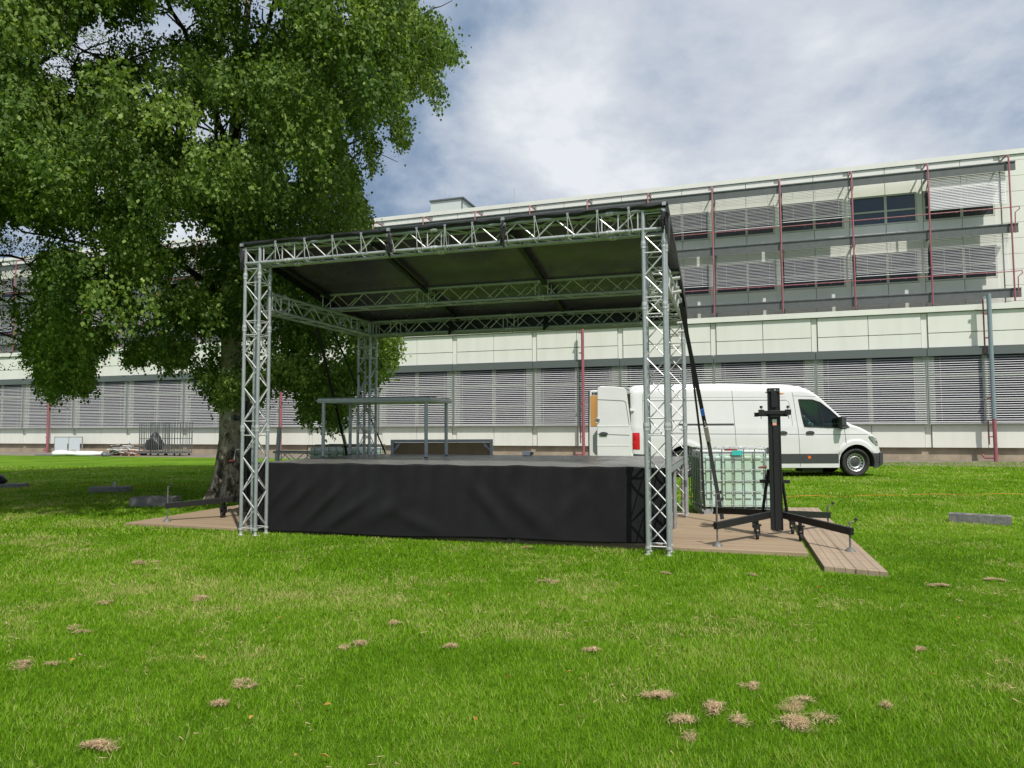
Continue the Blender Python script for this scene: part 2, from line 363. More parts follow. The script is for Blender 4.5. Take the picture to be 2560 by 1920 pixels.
for k in range(16):
    a, b_ = lowj[k+1], lowj[k]; mid = (a+b_)/2
    m = MB(); m.box(a+.12, b_-.12, .01, .05, 1.56, 4.44)
    wo_ = m.build('window', wglass, bld)
    m = MB()
    for x0, x1 in ((a+.1, a+.32), (mid-.1, mid+.1), (b_-.45, b_-.1)): m.box(x0, x1, -.03, .0, 1.565, 4.44)
    m.box(a+.32, mid-.1, -.025, .0, 3.55, 3.68); m.box(mid+.1, b_-.45, -.025, .0, 3.55, 3.68)
    m.box(a+.32, mid-.1, -.025, .0, 2.52, 2.60); m.box(mid+.1, b_-.45, -.025, .0, 2.52, 2.60)
    m.build('frame', creamd, wo_)
    m = MB(); m.box(a+.012, b_-.012, -.36, -.06, 4.45, 4.80); m.build('fascia', bandm, bld)
    m = MB(); nsl = 29; r_ = random.Random(k)
    for i in range(nsl):
        z = 4.36-i*(2.70/(nsl-1)); tlt = R(28+r_.uniform(-1.5, 1.5)); c, s_ = math.cos(tlt)*.040, math.sin(tlt)*.040
        dz = r_.uniform(-.002, .002); dz2 = dz+r_.uniform(-.003, .003)
        A = [(a+.06, -.22-c, z-s_+dz), (a+.06, -.22+c, z+s_+dz), (b_-.06, -.22+c, z+s_+dz2), (b_-.06, -.22-c, z-s_+dz2)]
        A += [(x, y+.0, z_+.003) for x, y, z_ in A]
        m.add(A, [(0, 1, 2, 3), (7, 6, 5, 4), (0, 3, 7, 4), (1, 5, 6, 2), (0, 4, 5, 1), (3, 2, 6, 7)])
    m.box(a+.05, b_-.05, -.25, -.19, 1.575, 1.61)
    for x in (a+.5, mid, b_-.5): m.box(x-.006, x+.006, -.222, -.218, 1.6, 4.4)
    m.build('blind', alul, bld)
    m = MB(); m.box(b_-.045, b_-.02, -.26, -.18, 1.56, 4.45); m.box(b_+.02, b_+.045, -.26, -.18, 1.56, 4.45); m.build('guide_rail', galv, bld)
for u in (-52.21, -34.6, -17.2, .02):
    top = 6.9 if u > -1 else (6.6 if u > -20 else 5.9)
    m = MB()
    m.path([(u, -.55, .0), (u, -.55, top)] if u < -1 else [(u, -.55, 0), (u, -.55, 1.75)], .075, 10, 0)
    m.path([(u-.42, -.35, .28), (u-.38, -.5, .16), (u, -.55, .16)], .04, 8, 0)
    for z in ((1.0, 2.6, 5.1, 6.1) if top > 6 else (.95, 3.)):
        MB().box(u-.19, u-.0, -.56, -.40, z, z+.05).build('pipe_bracket', redp, bld)
    MB().box(u-.20, u-.15, -.42, -.38, .7, 1.7).build('pipe_bracket', redp, bld)
    if u > -1: MB().box(u-.20, u-.15, -.42, -.38, 4.5, 6.8).build('pipe_bracket', redp, bld)
    o = m.build('drain_pipe', redp, bld, smooth=True); o['label'] = 'red drain pipe standing off the wall'
    if u > -1:
        m = MB(); m.path([(u, -.55, 1.75), (u, -.55, 6.95)], .085, 10); m.box(u-.2, u, -.57, -.53, 6.75, 6.85)
        m.build('upper_pipe', bluep, bld, smooth=True)['label'] = 'blue grey upper length of the drain pipe'
# upper storeys: wall plane WP, sunshade plane FP
WP, FP = 4.5, 3.5; UE = 2.13
posts = [UE-UB*k for k in range(21)]
w = MB()
w.box(-75, 14, WP+.06, 22, 6.4, 14.3, 1)
for k in range(20):
    a, b_ = posts[k+1], posts[k]; mid = (a+b_)/2; da = .26
    for p, q in ((a+.01, mid-.012), (mid+.012, b_-.25)):
        w.box(p, q, WP-.05, WP+.055, 13.72, 14.36); w.box(p, q, WP-.05, WP+.055, 13.02, 13.7)
        w.box(p, q, WP-.05, WP+.055, 10.1, 11.50); w.box(p, q, WP-.05, WP+.055, 6.6, 8.50)
    w.box(b_-.245, b_-.005, WP, WP+.055, 6.6, 14.36)
z = 6.6
while z < 14.3:
    w.box(UE+.02, 14, WP-.05, WP+.055, z+.012, min(z+.745, 14.36)); z += .75
w.box(-75, 14, WP-.12, WP+.3, 14.39, 14.62); w.box(-75, 14, WP+.3, 22, 14.4, 14.5, 2)
w.build('upper_wall', [cream, gap, roofm], bld)
for k in range(20):
    a, b_ = posts[k+1], posts[k]; mid = (a+b_)/2; r_ = random.Random(50+k)
    for lv, (z0, z1) in enumerate(((11.52, 13.0), (8.52, 10.08))):
        m = MB(); m.box(a+.01, b_-.25, WP+.01, WP+.05, z0, z1)
        wn = m.build('window', wglass2 if (k == 1 and lv == 0) else wglass3, bld)
        m = MB()
        for x0, x1 in ((a+.01, a+.1), (mid-.06, mid+.06), (b_-.34, b_-.25)): m.box(x0, x1, WP-.04, WP, z0, z1)
        for x0, x1 in ((a+.1, mid-.06), (mid+.06, b_-.34)):
            for zz, hh in ((z0, .07), (z1-.06, .06), (z0+.64, .08)): m.box(x0, x1, WP-.035, WP, zz, zz+hh)
        m.build('frame', creamd, wn)
        if k == 1 and lv == 0: continue
        zt = 13.3 if lv == 0 else 10.36
        zb = (11.78 if k == 0 else 11.68+.07*(k % 3)) if lv == 0 else 8.69+.06*((k*2) % 3)
        closed = (k == 0 and lv == 0)
        ns = int((zt-zb)/.075); m = MB()
        for i in range(ns):
            z = zt-.03-i*.075; tlt = R((58 if closed else 27)+r_.uniform(-2, 2)); c, s_ = math.cos(tlt)*.036, math.sin(tlt)*.036; dz = r_.uniform(-.002, .002); sag = r_.uniform(-.004, .004)
            A = [(a+.10, FP-c, z-s_+dz), (a+.10, FP+c, z+s_+dz), (b_-.08, FP+c, z+s_+sag), (b_-.08, FP-c, z-s_+sag)]
            A += [(x, y, z_+.003) for x, y, z_ in A]
            m.add(A, [(0, 1, 2, 3), (7, 6, 5, 4), (0, 3, 7, 4), (1, 5, 6, 2), (0, 4, 5, 1), (3, 2, 6, 7)])
        m.box(a+.09, b_-.07, FP-.025, FP+.025, zb-.03, zb)
        for x in (a+.6, mid, b_-.6): m.box(x-.005, x+.005, FP-.002, FP+.002, zb, zt)
        o = m.build('blind', alul, bld)
        if closed: o['label'] = 'bright blind with its slats shut'
    m = MB(); ns = 6
    for i in range(ns):
        z = 7.38-i*.062; m.box(a+.1, b_-.08, FP-.03, FP+.03, z-.004, z+.002)
    m.build('blind', alul, bld)
for zt in (13.64, 10.72, 7.72):
    for k in range(20):
        a, b_ = posts[k+1], posts[k]
        m = MB(); e = .0 if k else .28
        m.box(a+.004, b_+e-.004, FP-.22, FP-.19, zt-.38, zt+.02); m.box(a+.004, b_+e-.004, FP-.19, FP+.62, zt-.045, zt-.01)
        m.box(a+.004, b_+e-.004, FP-.26, FP-.22, zt+.0, zt+.05)
        m.box(a+.06, a+.10, FP-.18, WP-.05, zt-.25, zt-.10); m.bar((a+.08, FP-.1, zt-.3), (a+.08, WP-.06, zt-.95), .035, .035)
        m.build('walkway_beam', beamm, bld)
pz = FP-.34
for k, u in enumerate(posts):
    m = MB(); m.path([(u-.02, pz, 7.15), (u-.02, pz, 13.78), (u-.02, pz+.06, 13.95), (u-.02, pz+.25, 14.03), (u-.02, WP-.06, 14.05)], .038, 8)
    m.build('railing_post', redp, bld, smooth=True)
for zt in (11.5, 8.52):
    for k in range(20):
        a, b_ = posts[k+1], posts[k]
        m = MB(); m.path([(a+.02, pz-.0, zt), (b_-.06, pz-.0, zt)], .024, 8)
        for x in (a+1.1, a+2.2): m.tube((x, pz, zt-.05), (x, pz, zt-.024), .03, 8)
        if k == 0: m.path([(b_+.02, pz, zt), (b_+.3, pz, zt+.02), (b_+.32, pz, zt-.1), (b_+.14, pz, zt-.25), (b_+.12, pz, zt-1.2)], .024, 8)
        m.build('handrail', redp, bld, smooth=True)
m = MB(); m.box(-32.1, -29.55, 14, 21, 14.5, 18.62); m.box(-32.2, -29.4, 13.9, 21.1, 18.63, 18.74, 1); m.box(-32.7, -32.11, 15, 21, 14.5, 18.3)
m.box(-29.57, -29.5, 13.96, 14.0, 14.5, 18.62, 1)
m.build('roof_plant_room', [penth, beamm], bld)
for u, v, z0, z1 in ((-23.47, 8, 14.5, 16.8), (-31.8, 16, 18.7, 20.6)):
    MB().tube((u, v, z0), (u, v, z1), .018, 6).build('lightning_rod', galv, bld)

# ------------------------------------------------------------------ truss helpers
def lerp(a, b, t): return a+(b-a)*t
def truss(p, q, sx, sy, w=.24, r=.025, rb=.0088, rungs=(0., 1.), pitch=.25, couplers=(), phase=0):
    """square truss whose first chord runs p->q; the others sit at +w along sx and sy"""
    p, q, sx, sy = Vector(p), Vector(q), Vector(sx), Vector(sy); L = (q-p).length; d = (q-p)/L
    c = [Vector((0, 0, 0)), sx*w, sx*w+sy*w, sy*w]; m = MB()
    for o_ in c: m.tube(p+o_, q+o_, r, 12, 0)
    n = max(2, round((L-.12)/pitch)); st = .06
    for i in range(4):
        a, b_ = c[i], c[(i+1) % 4]
        inn = .018
        dirn = (b_-a).normalized(); a2, b2 = a+dirn*inn, b_-dirn*inn
        for k in range(n):
            t0, t1 = st+(L-2*st)*k/n+.012, st+(L-2*st)*(k+1)/n-.012
            f, t = (a2, b2) if (k+i+phase) % 2 == 0 else (b2, a2)
            m.tube(p+f+d*t0, p+t+d*t1, rb, 6, 1, caps=False)
        for t in (st*.7, L-st*.7): m.tube(p+a2+d*t, p+b2+d*t, rb, 6, 1, caps=False)
        for cc in couplers:
            for e in (-.10, .10): m.tube(p+a2+d*(cc+e), p+b2+d*(cc+e), rb, 6, 1, caps=False)
    for cc in couplers:
        for o_ in c:
            m.tube(p+o_+d*(cc-.045), p+o_+d*(cc+.045), r*1.22, 12, 1); m.tube(p+o_+d*(cc-.012), p+o_+d*(cc+.012), r*1.4, 10, 0)
    return m
canopy = thing('stage_canopy', 'aluminium truss canopy with a sloping black roof over the stage', 'stage roof', SO, SA)
X, Yv, Z = (1, 0, 0), (0, 1, 0), (0, 0, 1)
FRH, RRH, V2 = 4.10, 3.46, 3.25; U2 = 5.66
for (u, v, h, cp) in ((0, 0, FRH, (1.50, 2.93, 3.68)), (U2, 0, FRH, (1.50, 2.94, 3.68)), (0, V2, RRH, (1.5, 2.9)), (U2, V2, RRH, (1.5, 2.9))):
    m = truss((u, v, .06), (u, v, h), X, Yv, couplers=[c_-.06 for c_ in cp], phase=1 if u else 0)
    col_ = m.build('truss_column', [alu, alub], canopy, smooth=True, recalc=False)
    for a in (0, .24):
        for b_ in (0, .24): MB().lathe([(.001, .0), (.045, .0), (.045, .008), (.022, .02), (.022, .07), (.033, .075), (.033, .10), (.001, .10)], (u+a, v+b_, .0), Z, 12).build('base_foot', alub, col_, smooth=True, recalc=False)
zf = FRH-.24
truss((.26, 0, zf), (U2-.02, 0, zf), Yv, Z, couplers=(.45, 2.68, 5.0)).build('front_truss', [alu, alub], canopy, smooth=True, recalc=False)
def corner(ua, v0, z0, z1, s_):      # square corner block joining beam and column chords
    for z in (z0, z1):
        m = MB()
        for v in (v0, v0+.24): m.tube((ua-.03 if s_ else ua, v, z), (ua+.24 if s_ else ua+.27, v, z), .025, 12)
        for u in (ua, ua+.24): m.tube((u, v0, z), (u, v0+.24, z), .025, 12)
        m.build('corner_joint', alu, canopy, smooth=True)
corner(0, 0, zf, FRH, 0); corner(U2, 0, zf, FRH, 1)
zs = RRH-.24
for u in (0, U2):
    truss((u, .26, zs), (u, V2-.02, zs), X, Z, couplers=(.35, 2.4)).build('side_truss', [alu, alub], canopy, smooth=True, recalc=False)
truss((.26, V2, zs), (U2-.02, V2, zs), Yv, Z, couplers=(.5, 2.68, 5.0), phase=1).build('rear_truss', [alu, alub], canopy, smooth=True, recalc=False)
corner(0, V2, zs, RRH, 0); corner(U2, V2, zs, RRH, 1)
VM = 2.02
truss((-.04, VM, RRH+.06), (U2+.28, VM, RRH+.06), Yv, Z, couplers=(1.9, 3.9)).build('middle_truss', [alu, alub], canopy, smooth=True, recalc=False)
# roof sheet, thick, slightly sagging between the rafters
U0, U1 = -.06, U2+.30
def roofz(v): return 4.165-(v+.05)*.185
nu, nvv = 60, 30; m = MB(); vs = []
for s_ in (0, 1):
    for j in range(nvv+1):
        v = -.05+(3.60)*j/nvv
        for i in range(nu+1):
            u = U0+(U1-U0)*i/nu
            sag = .045*abs(math.sin(math.pi*(u-U0)/(U1-U0)*3))*math.sin(math.pi*min(1, max(0, (v-.2)/1.8)) if v < 2 else math.pi*min(1, (v-2.2)/1.3 if v > 2.2 else 0))
            vs.append((u, v, roofz(v)-sag-(0 if s_ else .004)))
nn = (nu+1)*(nvv+1); fs = []
for s_ in (0, 1):
    for j in range(nvv):
        for i in range(nu):
            a = s_*nn+j*(nu+1)+i; q = (a, a+1, a+nu+2, a+nu+1); fs.append(q if s_ else q[::-1])
m.add(vs, fs); m.m = [1 if i < nu*nvv else 0 for i in range(len(fs))]
sheet = m.build('roof_sheet', [tarp, under], canopy, smooth=True, recalc=False)
# front hem: wavy strip hanging over the top chord
m = MB(); k = 120; vs = []
r_ = random.Random(3)
for i in range(k+1):
    u = U0+(U1-U0)*i/k; wv = .012*math.sin(u*7.1)+.008*math.sin(u*17+1)
    lo = .055+.014*math.sin(u*6.8+.6)+.008*math.sin(u*21)
    for (vv, zz) in ((-.052, roofz(-.05)+.002), (-.062+wv, roofz(-.05)-lo*.5), (-.05+wv*1.6, roofz(-.05)-lo)): vs.append((u, vv, zz))
m.add(vs, [(3*i+j, 3*i+3+j, 3*i+4+j, 3*i+1+j) for i in range(k) for j in range(2)])
o = m.build('hem', tarp, sheet, smooth=True); md = o.modifiers.new('t', 'SOLIDIFY'); md.thickness = .004
m = MB()      # rear and side drops
m.box(U0, U1, 3.552, 3.557, roofz(3.55)-.30, roofz(3.55)+.004)
m.prism([(-.04, roofz(-.04)-.006), (2.1, roofz(2.1)-.006), (3.545, roofz(3.545)-.006), (3.545, roofz(3.545)-.20), (2.1, roofz(2.1)-.07), (.3, roofz(.3)-.07), (.05, roofz(0)-.5), (-.04, roofz(0)-.5)], U1-.002, U1+.003, 0, 'x')
m.prism([(-.04, roofz(-.04)-.006), (3.545, roofz(3.545)-.006), (3.545, roofz(3.545)-.14), (.3, roofz(.3)-.10), (-.04, roofz(0)-.30)], U0-.003, U0+.002, 0, 'x')
m.build('drop', tarp, sheet)
for u in (1.93, 3.92):
    m = MB(); m.bar((u, .2, roofz(.2)-.075), (u, VM, roofz(VM)-.075), .07, .05); m.bar((u, VM+.26, roofz(VM+.26)-.075), (u, 3.4, roofz(3.4)-.07), .07, .05)
    m.build('rafter', blackm, canopy)
for u in (.12, U2+.12):
    m = MB(); m.bar((u, .26, roofz(.26)-.055), (u, VM, roofz(VM)-.055), .06, .05); m.build('rafter', blackm, canopy)
bun = [.55, 1.02, 1.46, 1.90, 2.32, 2.72, 3.12, 3.50, 3.90, 4.33, 4.75, 5.12, 5.50]
r_ = random.Random(5)
for i, u in enumerate(bun):
    m = MB(); zt = roofz(-.05)-.045
    m.lathe([(.005, -.009), (.015, -.009), (.018, 0), (.015, .009), (.005, .009)], (u, -.082, zt), (0, 1, 0), 10, 1)
    e = r_.uniform(-.03, .03)
    m.path([(u-.004, -.085, zt-.015), (u-.01+e*.3, -.06, zf+.03), (u-.005+e*.3, -.028, zf-.035), (u+.02+e, .01, zf-.05)], .0055, 5, 0)
    m.path([(u+.006, -.085, zt-.015), (u+.035+e, -.045, zf+.06), (u+.04+e, -.03, zf-.02)], .0055, 5, 0)
    m.build('bungee_tie', [alub, galv], canopy, recalc=False)
for i in range(12):
    u = .5+i*.44; m = MB(); m.lathe([(.004, -.01), (.020, -.01), (.020, .01), (.004, .01)], (u, 3.538, roofz(3.55)-.25), (0, 1, 0), 10); m.build('eyelet', whitesheet, canopy)
for (u, v, z) in ((2.32, -.07, zf+.24), (3.92, -.07, zf+.24), (.0, -.06, zf+.22), (5.92, -.06, zf+.24)):   # ratchets with bunched webbing
    m = MB(); r_ = random.Random(int(u*10)+3)
    for j in range(7):
        x0, y0 = u+r_.uniform(-.03, .03), v+r_.uniform(-.03, .01)
        m.path([(x0, y0-.01, z-.03*j*.5), (x0+r_.uniform(-.03, .03), y0-.03, z-.10-.02*j), (x0+r_.uniform(-.02, .02), y0, z-.2-.022*j)], .013, 5, 0)
    m.box(u-.03, u+.03, v-.03, v+.0, z-.06, z-.02, 1); m.box(u-.022, u+.022, v-.05, v-.02, z+.01, z+.05, 1)
    m.build('ratchet_strap', [web, galv], canopy)
for u, z in ((1.85, 3.22), (3.6, 3.22)):
    m = MB(); m.path([(u, V2-.03, z+.18), (u+.04, V2-.06, z+.03), (u-.02, V2-.05, z-.06)], [.03, .05, .02], 7); m.build('ratchet_strap', web, canopy)
for (y, z) in ((1.0, 3.45), (1.18, 3.3), (2.0, 3.0), (2.2, 2.9)):
    m = MB(); m.path([(U2+.24, y, z), (U2+.36, y, z+.01)], .022, 8); m.build('spigot', alub, canopy)

# ------------------------------------------------------------------ base decking and stage
base = thing('ground_decking', 'low brown plank decking on the grass under the stage', 'decking', SO, SA)
m = MB(); m.box(-2.40, .9, .34, 3.75, -.03, .045); m.box(.905, 4.3, .36, 3.75, -.03, .043); m.box(4.305, 7.44, .38, 3.9, -.03, .046)
m.build('plank_panel', deckboard, base, bevel=.008)
rp = thing('ramp_boards', 'long pinkish brown ramp boards laid beside the right end of the decking', 'boards', S(7.5, 0), SA)
m = MB()
for i, (x0, y0, y1) in enumerate(((.0, -.45, 5.15), (.286, -.5, 5.22))): m.prism([(x0+.008, y0-.02*i), (x0+.292, y0-.06-.03*i), (x0+.292-.02, y1), (x0+.008-.02, y1)], -.02, .052, 0, 'z')
m.build('board', rampboard, rp, bevel=.005)
stage = thing('stage_platform', 'knee high dark deck stage with a black front skirt', 'stage', SO, SA)
DL, DR, DF, DB, DZ = -.05, 5.87, .31, 3.75, 1.0
nc = 3
for i in range(nc):
    for j, (v0, v1) in enumerate(((DF, 2.0), (2.0, DB))):
        x0, x1 = DL+(DR-DL)*i/nc, DL+(DR-DL)*(i+1)/nc
        m = MB(); m.box(x0+.003, x1-.003, v0+.003, v1-.003, DZ-.018, DZ-(.0 if (i+j) % 2 else .0015), 0)
        m.box(x0+.004, x1-.004, v0+.004, v1-.004, DZ-.10, DZ-.0185, 1)
        pn = m.build('deck_panel', [deckm, alu], stage)
        m = MB()
        for uu in (x0+.05, x1-.05):
            for vv in (v0+.06, v1-.06): m.tube((uu, vv, .045), (uu, vv, DZ-.1), .026, 10)
        m.build('legs', galv, pn, smooth=True)
def skirt(u0, u1, vf, zt, zb0, zb1, amp, seed):
    m = MB(); nx, nz = 150, 40; vs = []; r_ = random.Random(seed)
    for j in range(nz+1):
        for i in range(nx+1):
            t = i/nx; u = u0+(u1-u0)*t; s_ = j/nz
            zb = zb0+(zb1-zb0)*t+.012*math.sin(u*2.2)
            y = 0
            for (uc, zc, wd, ang, a_) in folds:
                dx, dz = u-uc, (1-s_)-zc; q = dx*math.cos(ang)+dz*math.sin(ang); l = -dx*math.sin(ang)+dz*math.cos(ang)
                y -= a_*math.exp(-(q/wd)**2)*math.exp(-(l/.42)**2)
            y += .006*math.sin(u*23+s_*3)*(1-s_)
            z = zt-(zt-zb)*s_+(.006*math.sin(u*5.1)+.004*math.sin(u*13) if j == 0 else 0)
            vs.append((u, vf+amp*y+.02*s_*math.sin(u*1.4)-.012, z))
    m.add(vs, [(j*(nx+1)+i, j*(nx+1)+i+1, (j+1)*(nx+1)+i+1, (j+1)*(nx+1)+i) for j in range(nz) for i in range(nx)]); return m
folds = [(.42, .55, .05, -.75, .022), (.75, .5, .07, -.85, .022), (1.15, .42, .05, -.8, .03), (1.5, .3, .07, -.95, .028), (2.1, .35, .10, -1.1, .018), (3.6, .45, .09, .7, .016), (4.1, .4, .12, .8, .02), (4.7, .5, .10, -.7, .014), (2.6, .2, .09, 1.2, .012), (.95, .75, .04, -.6, .012), (3.0, .6, .11, -.6, .010)]
o = skirt(.20, 5.86, DF-.012, DZ+.004, .01, .09, 1.5, 1).build('skirt', molton, stage, smooth=True); md = o.modifiers.new('t', 'SOLIDIFY'); md.thickness = .004
m = MB(); m.box(DL-.008, DL-.003, DF, DB-.3, .06, DZ-.002); m.box(DL-.003, .21, DF-.012, DF-.006, .03, DZ-.002); m.build('skirt', molton, stage)
# riser table on the stage
tb = thing('stage_riser', 'single deck on four aluminium legs standing on the stage', 'platform', tuple(S(.82, 2.78, DZ)), SA+3.2)
tw, td = 1.0, .55
m = MB(); m.box(-tw-.03, tw+.03, -td, td, .93, 1.0); m.box(-tw-.05, tw+.05, -td-.02, td+.02, .955, .975); m.build('deck_frame', alu, tb, bevel=.004)
m = MB(); m.box(-tw-.025, tw+.025, -td+.005, td-.005, 1.0005, 1.014); m.build('deck_board', deckm, tb)
for sx in (-1, 1):
    for sy in (-1, 1):
        m = MB(); x, y = sx*(tw-.06), sy*(td-.05); m.tube((x, y, .012), (x, y, .93), .03, 14); m.tube((x, y, 0), (x, y, .014), .031, 14, 1); m.build('leg', [alu, rubber], tb, smooth=True)
# small white box with a socket
wb = thing('junction_box', 'small white box with a dark socket on the rear of the stage', 'box', tuple(S(3.17, 3.6, DZ)), SA-5)
m = MB(); m.box(-.085, .06, -.05, .05, 0, .075); m.build('case', whitesheet, wb, bevel=.008)
m = MB(); m.lathe([(.001, .03), (.026, .03), (.03, 0), (.03, -.02)], (.075, 0, .038), X, 14); m.build('socket', bandm, wb)
# upturned deck behind the stage
ud = thing('upturned_deck', 'brown deck panel in a grey frame standing on edge behind the stage', 'deck panel', tuple(S(1.18, 4.45)), 0)
m = MB()
for (x0, x1, z0, z1) in ((-1.0, 1.0, 1.18, 1.235), (-1.0, -.94, .1, 1.179), (.94, 1.0, .1, 1.179)): m.box(x0, x1, -.05, .05, z0+.03, z1+.03)
for s_ in (-1, 1): m.lathe([(.001, -.07), (.03, -.07), (.03, -.02)], (s_*.86, 0, 1.14), Yv, 10); m.bar((s_*.94, -.02, 1.05), (s_*.82, -.02, 1.19), .03, .03)
m.build('frame', alu, ud); m = MB(); m.box(-.94, .94, -.01, .01, .05, 1.205); m.build('panel', brownply, ud)

# ------------------------------------------------------------------ liquid tanks
def tank(loc, rot, label, wd=1.2, dp=1.0):
    t = thing('liquid_tank', label, 'tank', loc, rot, 'caged liquid tanks beside the stage')
    m = MB(); x0, x1, y0, y1 = -wd/2+.02, wd/2-.02, -dp/2+.02, dp/2-.02
    m.box(x0, x1, y0, y1, .16, 1.08); 
    n_ = 7
    for i in range(n_):
        a = x0+.03+(x1-x0-.06)*i/n_; b_ = a+(x1-x0-.06)/n_
        m.box(a+.022, b_-.022, y0-.022, y0, .30, 1.0); 
    for i in range(6):
        a = y0+.03+(y1-y0-.06)*i/6; b_ = a+(y1-y0-.06)/6; m.box(x0-.02, x0, a+.02, b_-.02, .3, 1.0); m.box(x1, x1+.02, a+.02, b_-.02, .3, 1.0)
    o = m.build('bottle', tankm, t, bevel=.02)
    m = MB(); m.lathe([(.11, 0), (.11, .06), (.001, .06)], (0, 0, 1.08), Z, 20); m.build('cap', mat('tank_cap', (.3, .02, .02), .5), o)
    m = MB(); rr = .0085; X0, X1, Y0, Y1 = -wd/2-.022, wd/2+.022, -dp/2-.022, dp/2+.022
    for z in (.2, .42, .60, .78, .97, 1.13): m.path([(X0, Y0, z), (X1, Y0, z), (X1, Y1, z), (X0, Y1, z), (X0, Y0, z)], rr if z < 1.1 else .014, 6)
    for i in range(8):
        x = X0+(X1-X0)*i/7
        for y in (Y0, Y1): m.tube((x, y, .13), (x, y, 1.13), rr, 6)
    for i in range(1, 6):
        y = Y0+(Y1-Y0)*i/6
        for x in (X0, X1): m.tube((x, y, .13), (x, y, 1.13), rr, 6)
    for y in (-.25, .25): m.tube((X0, y, 1.14), (X1, y, 1.14), .012, 6)
    m.build('cage', mat('cage_wire', (.20, .22, .215), .5, .3, var=.15, vscale=20), t, smooth=True)
    m = MB()
    for x in (-.5, 0, .5): m.box(x-.07, x+.07, -dp/2, dp/2, .0, .09)
    m.box(-wd/2, wd/2, -dp/2, dp/2, .09, .13)
    m.build('pallet', galv, t)
    if rot > -10:
        m = MB(); m.box(-.10, .07, Y0-.012, Y0-.002, 1.02, 1.10); m.build('label_plate', tealw, t)
    m = MB(); m.box(.42, .56, Y0-.012, Y0-.002, .55, .70); m.build('label_plate', web, t)
    return t
tank(tuple(S(6.60, 4.42)), SA+13, 'pale green water tank in a wire cage between the stage and the van')
tank(tuple(S(-1.25, 5.0)), SA-3, 'water tank in a wire cage behind the left end of the stage')

